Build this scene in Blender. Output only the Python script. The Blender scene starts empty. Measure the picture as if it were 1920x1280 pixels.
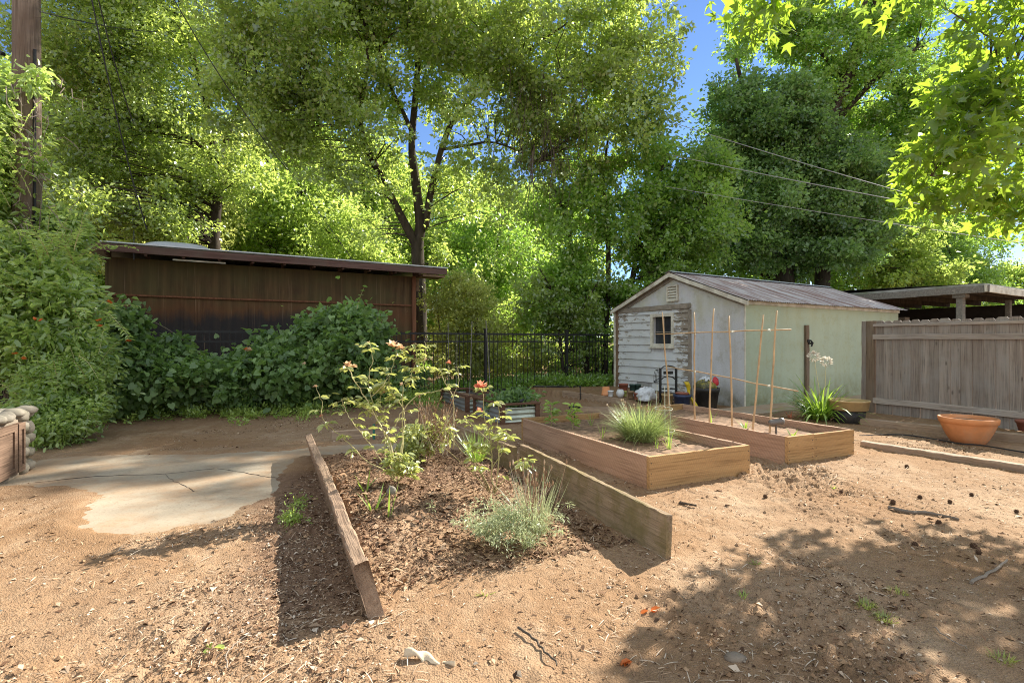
import bpy, math, random
import numpy as np
from mathutils import Vector, Matrix

# ------------------------------------------------------------------ camera, sky, sun, exposure
scene = bpy.context.scene
COL = scene.collection
CAMZ = 1.3
cam_d = bpy.data.cameras.new('camera')
cam_d.sensor_width = 36.0
cam_d.lens = 18.0
cam_d.clip_start = 0.05
cam_d.clip_end = 2000.0
cam = bpy.data.objects.new('camera', cam_d)
COL.objects.link(cam)
cam.location = (0, 0, CAMZ)
cam.rotation_euler = (math.radians(90), 0, 0)
scene.camera = cam

SUN_EL = math.radians(36)
SUN_H = Vector((0.76, 0.65, 0)).normalized()          # horizontal direction towards the sun
world = bpy.data.worlds.new('World')
scene.world = world
world.use_nodes = True
wn = world.node_tree
sky = wn.nodes.new('ShaderNodeTexSky')
sky.sky_type = 'NISHITA'
sky.sun_disc = False
sky.sun_elevation = SUN_EL
sky.sun_rotation = math.atan2(SUN_H.x, SUN_H.y)
sky.air_density = 0.8
sky.dust_density = 0.0
sky.ozone_density = 5.0
# fair-weather clouds: a broken white bank added overhead and unseen behind the camera to lift ambient light, clear deep blue in front
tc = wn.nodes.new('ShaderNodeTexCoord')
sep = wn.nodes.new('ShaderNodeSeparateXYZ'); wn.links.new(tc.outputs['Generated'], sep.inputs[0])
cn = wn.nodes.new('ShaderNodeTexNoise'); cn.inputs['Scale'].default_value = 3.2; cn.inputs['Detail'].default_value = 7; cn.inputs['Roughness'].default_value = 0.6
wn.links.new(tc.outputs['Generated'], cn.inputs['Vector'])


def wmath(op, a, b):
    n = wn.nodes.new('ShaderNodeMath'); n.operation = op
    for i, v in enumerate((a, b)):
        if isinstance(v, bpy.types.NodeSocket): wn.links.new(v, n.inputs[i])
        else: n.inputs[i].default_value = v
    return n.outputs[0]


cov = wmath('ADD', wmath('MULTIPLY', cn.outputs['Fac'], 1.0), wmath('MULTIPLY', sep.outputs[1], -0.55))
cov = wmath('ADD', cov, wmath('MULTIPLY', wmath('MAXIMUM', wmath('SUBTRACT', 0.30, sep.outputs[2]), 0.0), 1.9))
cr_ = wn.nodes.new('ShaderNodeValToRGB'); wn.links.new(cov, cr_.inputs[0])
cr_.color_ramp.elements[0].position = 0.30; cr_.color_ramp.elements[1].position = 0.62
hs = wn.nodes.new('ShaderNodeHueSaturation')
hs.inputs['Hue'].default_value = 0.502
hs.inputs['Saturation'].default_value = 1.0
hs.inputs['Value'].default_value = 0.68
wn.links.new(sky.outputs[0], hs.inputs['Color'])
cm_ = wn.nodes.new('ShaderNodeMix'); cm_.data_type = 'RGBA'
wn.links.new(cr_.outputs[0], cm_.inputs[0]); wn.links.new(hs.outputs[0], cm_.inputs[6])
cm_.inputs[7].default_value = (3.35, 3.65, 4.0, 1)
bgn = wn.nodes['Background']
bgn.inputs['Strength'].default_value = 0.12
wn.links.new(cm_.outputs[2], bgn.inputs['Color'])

sun_d = bpy.data.lights.new('sun', 'SUN')
sun_d.energy = 5.0
sun_d.angle = math.radians(0.5)
sun_d.color = (1.0, 0.94, 0.84)
sun = bpy.data.objects.new('sun', sun_d)
COL.objects.link(sun)
sdir = Vector((SUN_H.x * math.cos(SUN_EL), SUN_H.y * math.cos(SUN_EL), math.sin(SUN_EL)))
sun.rotation_euler = sdir.to_track_quat('Z', 'Y').to_euler()
sun.location = sdir * 60

scene.view_settings.view_transform = 'Standard'
scene.view_settings.look = 'None'
scene.view_settings.exposure = 1.38
scene.view_settings.gamma = 1.0
scene.cycles.max_bounces = 10
scene.cycles.diffuse_bounces = 5
scene.cycles.transmission_bounces = 6
scene.cycles.transparent_max_bounces = 6
scene.cycles.use_denoising = True
scene.cycles.denoising_prefilter = 'NONE'
scene.cycles.filter_width = 1.05
scene.cycles.sample_clamp_indirect = 6.0

# ------------------------------------------------------------------ numbers
rng = np.random.default_rng(7)
random.seed(7)
A = Vector((-0.424, 0.906, 0)).normalized()           # along the beds, away
B = Vector((0.906, 0.424, 0)).normalized()            # across the beds, right
ANG_B = math.atan2(B.y, B.x)


def at(px, py, Y):
    return Vector(((px - 960) / 960 * Y, Y, CAMZ + (640 - py) / 960 * Y))


def gp(px, py, z=0.0):
    Y = (CAMZ - z) * 960 / (py - 640)
    return Vector(((px - 960) / 960 * Y, Y, z))


def _hash(ix, iy, seed):
    h = (ix.astype(np.int64) * 374761393 + iy.astype(np.int64) * 668265263 + seed * 974711) & 0x7fffffff
    h = ((h ^ (h >> 13)) * 1274126177) & 0x7fffffff
    return ((h ^ (h >> 16)) & 0xffff) / 65535.0


def vnoise(x, y, seed=0):
    x = np.asarray(x, float); y = np.asarray(y, float)
    ix = np.floor(x); iy = np.floor(y)
    fx = x - ix; fy = y - iy
    fx = fx * fx * (3 - 2 * fx); fy = fy * fy * (3 - 2 * fy)
    a = _hash(ix, iy, seed); b = _hash(ix + 1, iy, seed)
    c = _hash(ix, iy + 1, seed); d = _hash(ix + 1, iy + 1, seed)
    return (a + (b - a) * fx) * (1 - fy) + (c + (d - c) * fx) * fy - 0.5


def fbm(x, y, octs=4, seed=0):
    s = 0; amp = 1.0
    for k in range(octs):
        s = s + amp * vnoise(x * 2 ** k + 13.7 * k, y * 2 ** k - 7.1 * k, seed + k)
        amp *= 0.5
    return s


def sstep(e0, e1, v):
    t = np.clip((np.asarray(v, float) - e0) / (e1 - e0), 0, 1)
    return t * t * (3 - 2 * t)


LP = gp(705, 1168)                                     # near foot of the left plank


def bed_ab(x, y):
    dx = np.asarray(x, float) - LP.x; dy = np.asarray(y, float) - LP.y
    return dx * A.x + dy * A.y, dx * B.x + dy * B.y


def mound(x, y):
    a, b = bed_ab(x, y)
    inside = sstep(-0.03, 0.05, b) * (1 - sstep(1.60, 1.72, b)) * (1 - sstep(3.1, 3.5, a))
    front = sstep(0.05 + 0.25 * np.clip(b, 0, 2), 1.5 + 0.15 * np.clip(b, 0, 2), a)
    prof = 0.19 - 0.15 * np.clip((b - 0.25) / 1.4, 0, 1)
    return inside * front * prof


SLAB = [(-160, 905), (0, 880), (72, 853), (200, 849), (520, 841), (600, 832), (760, 826), (965, 822), (965, 848), (760, 850),
        (590, 862), (535, 930), (474, 964), (413, 989), (330, 1003), (251, 1017), (150, 1017), (104, 1000),
        (118, 940), (60, 926), (0, 918), (-160, 960)]
SLAB_W = [(gp(*p).x, gp(*p).y) for p in SLAB]


def poly_sd(x, y, poly):
    x = np.asarray(x, float); y = np.asarray(y, float)
    ins = np.zeros(x.shape, bool); d2 = np.full(x.shape, 1e9)
    n = len(poly)
    for i in range(n):
        x0, y0 = poly[i]; x1, y1 = poly[(i + 1) % n]
        ex, ey = x1 - x0, y1 - y0
        t = np.clip(((x - x0) * ex + (y - y0) * ey) / (ex * ex + ey * ey + 1e-12), 0, 1)
        d2 = np.minimum(d2, (x - x0 - t * ex) ** 2 + (y - y0 - t * ey) ** 2)
        c = ((y0 > y) != (y1 > y)) & (x < ex * (y - y0) / (ey if abs(ey) > 1e-12 else 1e-12) + x0)
        ins ^= c
    return np.where(ins, -np.sqrt(d2), np.sqrt(d2))


SHED0 = Vector((4.54, 9.98, 0))
SX = Vector((0.863, 0.505, 0)).normalized()            # along the shed's side wall
SY = Vector((-0.505, 0.863, 0)).normalized()           # along its gable wall
ANG_S = math.atan2(SX.y, SX.x)
TB0 = Vector((2.18, 10.1, 0)); TB1 = Vector((1.15, 11.75, 0))   # terrace board


def gz(x, y, fine=True):
    """height of the ground"""
    x = np.asarray(x, float); y = np.asarray(y, float)
    z = 0.03 * fbm(x * 0.45, y * 0.45, 3, 3)
    if fine:
        near = 1 - sstep(5.5, 11, y)
        rough = 0.30 + 1.15 * sstep(-0.10, 0.35, fbm(x * 0.8 + 4, y * 0.8, 3, 11))
        z = z - near * 0.03 * np.maximum(vnoise(x * 2.3 + 7, y * 2.3, 77) - 0.30, 0) * 5
        z = z + near * rough * (0.030 * fbm(x * 3.2, y * 3.2, 4, 21) + 0.020 * fbm(x * 14, y * 14, 3, 31))
        c = fbm(x * 26, y * 26, 2, 41)
        z = z + near * rough * (0.016 * np.maximum(c - 0.1, 0) * 4 - 0.020 * np.maximum(fbm(x * 18 + 5, y * 18, 2, 43) - 0.2, 0) * 3)
        z = z + (1 - near) * 0.02 * fbm(x * 3, y * 3, 3, 51)
    m = mound(x, y)
    z = z + m + (m > 0.02) * (0.02 * fbm(x * 9, y * 9, 3, 61) if fine else 0)
    # terrace beside the shed
    td = (TB1 - TB0).normalized(); tn = Vector((td.y, -td.x, 0))
    s = (x - TB0.x) * tn.x + (y - TB0.y) * tn.y
    u = (x - TB0.x) * td.x + (y - TB0.y) * td.y
    z = z + 0.13 * sstep(-0.01, 0.05, s) * sstep(-0.6, 0.15, u) * (1 - sstep(5, 8, u))
    # gentle rise at the back
    z = z + 0.06 * sstep(7.5, 10.5, y) * (1 - sstep(-1.5, 1.5, x))
    sd = poly_sd(x, y, SLAB_W)
    if fine:
        sd = sd + 0.26 * np.abs(fbm(x * 1.5, y * 1.5, 3, 71)) + 0.10 * np.abs(fbm(x * 9, y * 9, 3, 72))
    k = 1 - sstep(-0.22, 0.02, sd)
    z = z * (0.25 + 0.75 * sstep(0.0, 0.7, sd))
    z = z * (1 - k) - 0.022 * k + 0.021 * np.exp(-((sd - 0.01) / 0.15) ** 2)
    return z


def gzs(x, y):
    return float(gz(np.array([x]), np.array([y]), False)[0])


# ------------------------------------------------------------------ mesh helpers
def link(name, me, m=None, parent=None):
    if m is not None:
        me.materials.append(m)
    o = bpy.data.objects.new(name, me)
    COL.objects.link(o)
    if parent is not None:
        o.parent = parent
    return o


def tag(o, label=None, cat=None, group=None, kind=None):
    if label: o['label'] = label
    if cat: o['category'] = cat
    if group: o['group'] = group
    if kind: o['kind'] = kind
    return o


def empty(name, loc, rz, label, cat, group=None):
    o = bpy.data.objects.new(name, None)
    COL.objects.link(o)
    o.location = loc
    o.rotation_euler = (0, 0, rz)
    o.empty_display_size = 0.1
    return tag(o, label, cat, group)


class MB:
    """collects shapes of one mesh"""

    def __init__(s):
        s.v = []; s.f = []; s.t = []

    def add(s, vs, fs, tone=0.5):
        n = len(s.v)
        s.v += [tuple(p) for p in vs]
        s.f += [tuple(i + n for i in q) for q in fs]
        s.t += [tone] * len(vs)
        return s

    def box(s, x0, x1, y0, y1, z0, z1, tone=0.5):
        vs = [(x0, y0, z0), (x1, y0, z0), (x1, y1, z0), (x0, y1, z0), (x0, y0, z1), (x1, y0, z1), (x1, y1, z1), (x0, y1, z1)]
        return s.add(vs, [(0, 3, 2, 1), (4, 5, 6, 7), (0, 1, 5, 4), (1, 2, 6, 5), (2, 3, 7, 6), (3, 0, 4, 7)], tone)

    def beam(s, L, w, h, jit=0.003, step=0.09, r=None, o=(0, 0, 0), ax=0, seed=None, tone=0.5, skew=0.0):
        """sawn timber: long axis ax (0 x, 1 y, 2 z), rounded corners, slightly uneven edges"""
        R = random.Random(seed if seed is not None else len(s.v) + 5)
        r = r if r is not None else min(w, h) * 0.12
        sec = [(r, 0), (w - r, 0), (w, r), (w, h - r), (w - r, h), (r, h), (0, h - r), (0, r)]
        n = max(2, int(L / step) + 1)
        vs = []; ph = R.random() * 9
        for i in range(n):
            u = L * i / (n - 1)
            for k, (a, b) in enumerate(sec):
                j = jit
                a2 = a + R.uniform(-j, j) + jit * 1.2 * math.sin(u * 2.1 + ph)
                b2 = b + R.uniform(-j, j) + jit * 1.2 * math.sin(u * 1.7 + ph + 2)
                vs.append((u + (R.uniform(-j, j) if i in (0, n - 1) else 0) + (skew * b / h if i == 0 else 0), a2, b2))
        fs = []
        for i in range(n - 1):
            for k in range(8):
                k2 = (k + 1) % 8
                fs.append((i * 8 + k, (i + 1) * 8 + k, (i + 1) * 8 + k2, i * 8 + k2)[::-1])
        fs.append(tuple(range(8))[::-1]); fs.append(tuple((n - 1) * 8 + k for k in range(8)))
        if ax == 1: vs = [(-b if False else w - a, u, b) for (u, a, b) in vs]
        if ax == 2: vs = [(a, h - b, u) for (u, a, b) in vs]
        vs = [(x + o[0], y + o[1], z + o[2]) for x, y, z in vs]
        if ax == 2: fs = [q[::-1] for q in fs]
        if ax == 2: fs = [q[::-1] for q in fs]
        return s.add(vs, fs, tone)

    def tube(s, pts, rad, n=6, tone=0.5, cap=True):
        pts = [Vector(p) for p in pts]
        if not hasattr(rad, '__len__'): rad = [rad] * len(pts)
        vs = []
        up = Vector((0.31, 0.2, 0.93))
        for i, p in enumerate(pts):
            d = (pts[min(i + 1, len(pts) - 1)] - pts[max(i - 1, 0)])
            d = d.normalized() if d.length > 1e-9 else Vector((0, 0, 1))
            a = d.cross(up)
            if a.length < 0.15: a = d.cross(Vector((1, 0, 0)))
            a.normalize(); b = d.cross(a)
            for k in range(n):
                t = 2 * math.pi * k / n
                vs.append(p + (a * math.cos(t) + b * math.sin(t)) * rad[i])
        fs = [(i * n + k, i * n + (k + 1) % n, (i + 1) * n + (k + 1) % n, (i + 1) * n + k) for i in range(len(pts) - 1) for k in range(n)]
        if cap:
            fs.append(tuple(range(n))[::-1]); fs.append(tuple((len(pts) - 1) * n + k for k in range(n)))
        return s.add(vs, fs, tone)

    def lathe(s, prof, n=28, o=(0, 0, 0), tone=0.5, wob=0.0):
        vs = []
        for (r, z) in prof:
            for k in range(n):
                t = 2 * math.pi * k / n
                rr = r * (1 + wob * math.sin(3 * t + z * 7))
                vs.append((o[0] + rr * math.cos(t), o[1] + rr * math.sin(t), o[2] + z))
        fs = [(i * n + k, i * n + (k + 1) % n, (i + 1) * n + (k + 1) % n, (i + 1) * n + k) for i in range(len(prof) - 1) for k in range(n)]
        fs.append(tuple(range(n))[::-1]); fs.append(tuple((len(prof) - 1) * n + k for k in range(n)))
        return s.add(vs, fs, tone)

    def blob(s, c, r, n=8, m=6, jit=0.15, seed=0, tone=0.5):
        R = random.Random(seed)
        vs = [(c[0], c[1], c[2] - r[2])]
        for i in range(1, m):
            ph = -math.pi / 2 + math.pi * i / m
            for k in range(n):
                t = 2 * math.pi * (k + 0.5 * (i % 2)) / n
                q = 1 + R.uniform(-jit, jit)
                vs.append((c[0] + r[0] * q * math.cos(ph) * math.cos(t), c[1] + r[1] * q * math.cos(ph) * math.sin(t), c[2] + r[2] * q * math.sin(ph)))
        vs.append((c[0], c[1], c[2] + r[2]))
        fs = [(0, 1 + (k + 1) % n, 1 + k) for k in range(n)]
        for i in range(m - 2):
            for k in range(n):
                a = 1 + i * n + k; b = 1 + i * n + (k + 1) % n
                fs.append((a, b, b + n, a + n))
        l = len(vs) - 1; q = 1 + (m - 2) * n
        fs += [(q + k, q + (k + 1) % n, l) for k in range(n)]
        return s.add(vs, fs, tone)

    def mesh(s, name, flat=True):
        me = bpy.data.meshes.new(name)
        me.from_pydata(s.v, [], s.f)
        at_ = me.attributes.new('tone', 'FLOAT', 'POINT')
        at_.data.foreach_set('value', np.array(s.t, np.float32))
        if flat:
            me.polygons.foreach_set('use_smooth', np.zeros(len(me.polygons), bool))
        else:
            me.polygons.foreach_set('use_smooth', np.ones(len(me.polygons), bool))
        me.update()
        return me

    def build(s, name, m, parent=None, flat=True):
        return link(name, s.mesh(name, flat), m, parent)


def np_mesh(name, V, F, tone, smooth=True):
    """V (n,3), F (m,k) equal polygons, tone (n)"""
    me = bpy.data.meshes.new(name)
    k = F.shape[1]
    me.vertices.add(len(V)); me.vertices.foreach_set('co', np.ascontiguousarray(V, np.float32).ravel())
    me.loops.add(F.size); me.loops.foreach_set('vertex_index', np.ascontiguousarray(F, np.int32).ravel())
    me.polygons.add(len(F)); me.polygons.foreach_set('loop_start', np.arange(0, F.size, k, dtype=np.int32))
    me.polygons.foreach_set('use_smooth', np.full(len(F), smooth))
    a = me.attributes.new('tone', 'FLOAT', 'POINT')
    a.data.foreach_set('value', np.ascontiguousarray(tone, np.float32))
    me.update(calc_edges=True)
    return me


# leaf outlines: (along, across, lift) + faces
DIAMOND = (np.array([(0, 0, 0), (0.45, 0.5, 0.10), (1, 0, -0.06), (0.45, -0.5, 0.10)]), np.array([(0, 1, 2, 3)]))
OVAL = (np.array([(0, 0, 0), (0.25, 0.36, 0.08), (0.65, 0.38, 0.06), (1, 0, -0.08), (0.65, -0.38, 0.06), (0.25, -0.36, 0.08)]),
        np.array([(0, 1, 2, 3), (0, 3, 4, 5)]))
HEART = (np.array([(0.08, 0, 0), (-0.08, 0.28, 0.05), (0.15, 0.52, 0.07), (0.55, 0.42, 0.03), (1, 0, -0.12), (0.55, -0.42, 0.03), (0.15, -0.52, 0.07), (-0.08, -0.28, 0.05)]),
         np.array([(0, 1, 2, 3), (0, 3, 4, 5), (0, 5, 6, 7)]))


def _star():
    pts = [(0.12, 0, 0)]
    lob = [(-118, 0.50), (-62, 0.80), (0, 1.0), (62, 0.80), (118, 0.50)]
    c = np.array([0.30, 0])
    out = []
    for i, (d, r) in enumerate(lob):
        a = math.radians(d)
        for da, rr, li in ((-13, 0.62, 0.0), (0, 1.0, -0.10), (13, 0.62, 0.0)):
            t = a + math.radians(da)
            out.append((c[0] + 0.70 * r * rr * math.cos(t), 0.70 * r * rr * math.sin(t), li))
        if i < 4:
            a2 = math.radians((d + lob[i + 1][0]) / 2)
            out.append((c[0] + 0.27 * math.cos(a2), 0.27 * math.sin(a2), 0.05))
    V = np.array([(c[0], 0, 0.03)] + [(0.16, -0.08, 0.0)] + out + [(0.16, 0.08, 0.0)])
    n = len(V)
    F = np.array([(0, i, i + 1) for i in range(1, n - 1)] + [(0, n - 1, 1)])
    return V, F


STAR = _star()
BLADE = (np.array([(0, 0.35, 0), (0, -0.35, 0), (0.35, 0.5, 0.10), (0.35, -0.5, 0.10), (0.72, 0.36, 0.08), (0.72, -0.36, 0.08), (1, 0.04, -0.04), (1, -0.04, -0.04)]),
         np.array([(1, 3, 2, 0), (3, 5, 4, 2), (5, 7, 6, 4)]))


def unit(a):
    return a / (np.linalg.norm(a, axis=1, keepdims=True) + 1e-9)


def leaves_arrays(P, D, N, L, W, tone, tmpl=DIAMOND, curl=1.0):
    T, F = tmpl
    D = unit(D)
    S = unit(np.cross(N, D)); N = np.cross(D, S)
    L = np.broadcast_to(L, (len(P),)); W = np.broadcast_to(W, (len(P),))
    V = P[:, None, :] + D[:, None, :] * (T[None, :, 0:1] * L[:, None, None]) + S[:, None, :] * (T[None, :, 1:2] * W[:, None, None]) \
        + N[:, None, :] * (T[None, :, 2:3] * L[:, None, None] * np.reshape(curl, (-1, 1, 1)))
    k = len(T)
    FF = (F[None] + (np.arange(len(P)) * k)[:, None, None]).reshape(-1, F.shape[1])
    return V.reshape(-1, 3), FF, np.repeat(tone, k)


def leaves_mesh(name, P, D, N, L, W, tone, tmpl=DIAMOND, curl=1.0):
    return np_mesh(name, *leaves_arrays(P, D, N, L, W, tone, tmpl, curl))


# ------------------------------------------------------------------ materials
def new_mat(name):
    m = bpy.data.materials.new(name)
    m.use_nodes = True
    nt = m.node_tree
    nt.nodes.clear()
    return m, nt


class G:
    def __init__(s, nt):
        s.nt = nt

    def n(s, typ, **kw):
        nd = s.nt.nodes.new('ShaderNode' + typ)
        ins = kw.pop('ins', {})
        for k, v in kw.items(): setattr(nd, k, v)
        for k, v in ins.items():
            if isinstance(v, bpy.types.NodeSocket): s.nt.links.new(v, nd.inputs[k])
            else: nd.inputs[k].default_value = v
        return nd

    def ramp(s, fac, stops, interp='LINEAR'):
        nd = s.n('ValToRGB', ins={0: fac})
        cr = nd.color_ramp; cr.interpolation = interp
        while len(cr.elements) < len(stops): cr.elements.new(0.5)
        for e, (p, c) in zip(cr.elements, stops):
            e.position = p; e.color = (*c, 1) if len(c) == 3 else c
        return nd.outputs[0]

    def noise(s, vec, scale, detail=4, rough=0.55, dist=0.0):
        nd = s.n('TexNoise', ins={'Scale': scale, 'Detail': detail, 'Roughness': rough, 'Distortion': dist})
        if vec is not None: s.nt.links.new(vec, nd.inputs['Vector'])
        return nd.outputs['Fac']

    def mix(s, fac, a, b, mode='MIX'):
        nd = s.n('Mix', data_type='RGBA', blend_type=mode)
        for k, v in ((0, fac), (6, a), (7, b)):
            if isinstance(v, bpy.types.NodeSocket): s.nt.links.new(v, nd.inputs[k])
            else: nd.inputs[k].default_value = (*v, 1) if (hasattr(v, '__len__') and len(v) == 3) else v
        return nd.outputs[2]

    def math(s, op, a, b=0.0, clamp=False):
        nd = s.n('Math', operation=op, use_clamp=clamp)
        for k, v in ((0, a), (1, b)):
            if isinstance(v, bpy.types.NodeSocket): s.nt.links.new(v, nd.inputs[k])
            else: nd.inputs[k].default_value = v
        return nd.outputs[0]

    def mapping(s, vec, scale=(1, 1, 1), loc=(0, 0, 0)):
        return s.n('Mapping', ins={0: vec, 'Scale': scale, 'Location': loc}).outputs[0]

    def obj(s):
        return s.n('TexCoord').outputs['Object']

    def attr(s, name='tone'):
        return s.n('Attribute', attribute_name=name).outputs['Fac']

    def rnd(s):
        return s.n('ObjectInfo').outputs['Random']

    def bump(s, h, strength=0.5, dist=0.01):
        return s.n('Bump', ins={'Height': h, 'Strength': strength, 'Distance': dist}).outputs[0]

    def out(s, color, rough=0.8, normal=None, metal=0.0, spec=0.3):
        p = s.n('BsdfPrincipled', ins={'Metallic': metal, 'Specular IOR Level': spec})
        for k, v in (('Base Color', color), ('Roughness', rough)):
            if isinstance(v, bpy.types.NodeSocket): s.nt.links.new(v, p.inputs[k])
            else: p.inputs[k].default_value = (*v, 1) if hasattr(v, '__len__') else v
        if normal is not None: s.nt.links.new(normal, p.inputs['Normal'])
        o = s.n('OutputMaterial')
        s.nt.links.new(p.outputs[0], o.inputs[0])
        return p


def leaf_mat(name, dark, light, trans, tmix=0.45, gloss=0.06, rough=0.4):
    m, nt = new_mat(name); g = G(nt)
    t = g.attr('tone')
    c = g.ramp(t, [(0.0, dark), (0.55, [(a + b) / 2 for a, b in zip(dark, light)]), (1.0, light)])
    tc = g.mix(0.35, trans, g.ramp(t, [(0.0, [x * 0.45 for x in trans]), (1.0, [x * 1.25 for x in trans])]))
    d = g.n('BsdfDiffuse', ins={'Color': c}).outputs[0]
    tr = g.n('BsdfTranslucent', ins={'Color': tc}).outputs[0]
    mx = g.n('MixShader', ins={0: tmix, 1: d, 2: tr}).outputs[0]
    gl = g.n('BsdfGlossy', ins={'Color': (0.9, 0.95, 0.9, 1), 'Roughness': rough}).outputs[0]
    fin = g.n('MixShader', ins={0: gloss, 1: mx, 2: gl}).outputs[0]
    o = g.n('OutputMaterial'); nt.links.new(fin, o.inputs[0])
    return m


def wood_mat(name, dark, light, axis=0, stain=None, stain_amt=0.5, grain=1.0, rough=0.85, bump=0.5, saw=False, moss=None):
    """sawn timber with grain along one local axis"""
    m, nt = new_mat(name); g = G(nt)
    v = g.obj()
    rnd = g.rnd()
    off = g.n('CombineXYZ', ins={0: g.math('MULTIPLY', rnd, 37.0), 1: g.math('MULTIPLY', rnd, 11.0), 2: g.math('MULTIPLY', rnd, 23.0)}).outputs[0]
    v = g.n('VectorMath', operation='ADD', ins={0: v, 1: off}).outputs[0]
    sc = [26 * grain] * 3; sc[axis] = 1.1 * grain
    n1 = g.noise(g.mapping(v, sc), 1.0, 5, 0.6, 0.4)
    sc2 = [110 * grain] * 3; sc2[axis] = 3.0 * grain
    n2 = g.noise(g.mapping(v, sc2), 1.0, 3, 0.6)
    n3 = g.noise(v, 2.2, 4, 0.6)
    c = g.ramp(n1, [(0.28, dark), (0.72, light)])
    c = g.mix(g.ramp(n2, [(0.35, (0.7, 0.7, 0.7)), (0.5, (0.0, 0.0, 0.0))]), c, [x * 0.45 for x in dark])
    if stain is not None:
        c = g.mix(g.math('MULTIPLY', g.ramp(n3, [(0.42, (0, 0, 0)), (0.66, (1, 1, 1))]), stain_amt), c, stain)
    if moss is not None:
        n4 = g.noise(v, 5.0, 5, 0.7)
        c = g.mix(g.math('MULTIPLY', g.ramp(n4, [(0.45, (0, 0, 0)), (0.6, (1, 1, 1))]), 0.6), c, moss)
    # knots
    vor = g.n('TexVoronoi', ins={'Scale': 1.0}); sck = [7.0] * 3; sck[axis] = 2.6
    nt.links.new(g.mapping(v, sck), vor.inputs['Vector'])
    c = g.mix(g.ramp(vor.outputs['Distance'], [(0.05, (0.75, 0.75, 0.75)), (0.12, (0, 0, 0))]), c, [x * 0.4 for x in dark])
    c = g.mix(g.math('MULTIPLY', rnd, 0.35), c, [x * 0.75 for x in dark])
    h = g.math('ADD', n1, g.math('MULTIPLY', n2, 0.7))
    if saw:
        w = g.n('TexWave', ins={'Scale': 17.0, 'Distortion': 1.5, 'Detail': 2.0})
        sv = g.mapping(v, (1, 1, 1)); mp = nt.nodes[-1]
        mp.inputs['Rotation'].default_value = (0, math.radians(25), math.radians(25))
        nt.links.new(sv, w.inputs['Vector'])
        h = g.math('ADD', h, g.math('MULTIPLY', w.outputs['Fac'], 0.5))
        c = g.mix(g.math('MULTIPLY', w.outputs['Fac'], 0.22), c, [x * 0.6 for x in dark])
    g.out(c, rough, g.bump(h, bump, 0.006), spec=0.2)
    return m


def plain_mat(name, col, rough=0.6, var=0.25, scale=6.0, metal=0.0, bump=0.2, bscale=60.0, dirt=None, dirt_amt=0.5, spec=0.3):
    m, nt = new_mat(name); g = G(nt)
    v = g.obj()
    n1 = g.noise(v, scale, 5, 0.6)
    c = g.ramp(n1, [(0.3, [x * (1 - var) for x in col]), (0.7, [min(1, x * (1 + var)) for x in col])])
    if dirt is not None:
        n2 = g.noise(v, scale * 0.6, 6, 0.7)
        c = g.mix(g.math('MULTIPLY', g.ramp(n2, [(0.45, (0, 0, 0)), (0.68, (1, 1, 1))]), dirt_amt), c, dirt)
    g.out(c, rough, g.bump(g.noise(v, bscale, 3, 0.6), bump, 0.004), metal, spec)
    return m


def ground_mat():
    m, nt = new_mat('dirt'); g = G(nt)
    v = g.obj()
    mulch = g.attr('mulch'); dark_soil = g.attr('tone')
    n1 = g.noise(v, 0.9, 5, 0.6)
    n2 = g.noise(v, 8.0, 7, 0.72)
    n3 = g.noise(v, 70.0, 4, 0.7)
    c = g.ramp(n1, [(0.30, (0.265, 0.166, 0.094)), (0.55, (0.345, 0.228, 0.136)), (0.78, (0.415, 0.302, 0.198))])
    c = g.mix(g.ramp(n2, [(0.38, (0.55, 0.55, 0.55)), (0.56, (0, 0, 0))]), c, (0.25, 0.148, 0.080))
    c = g.mix(g.math('MULTIPLY', g.ramp(g.noise(g.mapping(v, (.55, .8, 1), (3.1, .4, 0)), 1.0, 4, 0.6), [(0.44, (0, 0, 0)), (0.62, (1, 1, 1))]), 0.55), c, (0.27, 0.150, 0.070))
    c = g.mix(g.math('MULTIPLY', g.ramp(g.noise(g.mapping(v, (2.6, 1.1, 1), (7, 2, 0)), 1.0, 5, 0.65), [(0.52, (0, 0, 0)), (0.66, (1, 1, 1))]), 0.40), c, (0.49, 0.36, 0.235))
    mc = g.ramp(g.noise(v, 16.0, 5, 0.7), [(0.3, (0.105, 0.062, 0.040)), (0.6, (0.225, 0.138, 0.088)), (0.8, (0.34, 0.225, 0.145))])
    c = g.mix(mulch, c, mc)
    c = g.mix(dark_soil, c, g.mix(0.5, (0.17, 0.105, 0.062), c))  # darker soil colour towards the back
    vor = g.n('TexVoronoi', ins={'Vector': v, 'Scale': 120.0})
    c = g.mix(g.math('MULTIPLY', g.ramp(vor.outputs['Color'], [(0.80, (0, 0, 0)), (0.9, (1, 1, 1))], 'CONSTANT'), 0.45), c, (0.50, 0.38, 0.26))
    c = g.mix(g.ramp(n3, [(0.34, (0.5, 0.5, 0.5)), (0.5, (0, 0, 0))]), c, (0.19, 0.11, 0.062))
    h = g.math('ADD', g.math('MULTIPLY', n2, 1.4), g.math('ADD', n3, g.math('MULTIPLY', vor.outputs['Distance'], 0.6)))
    g.out(c, 0.95, g.bump(h, 0.7, 0.012), spec=0.1)
    return m


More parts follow.
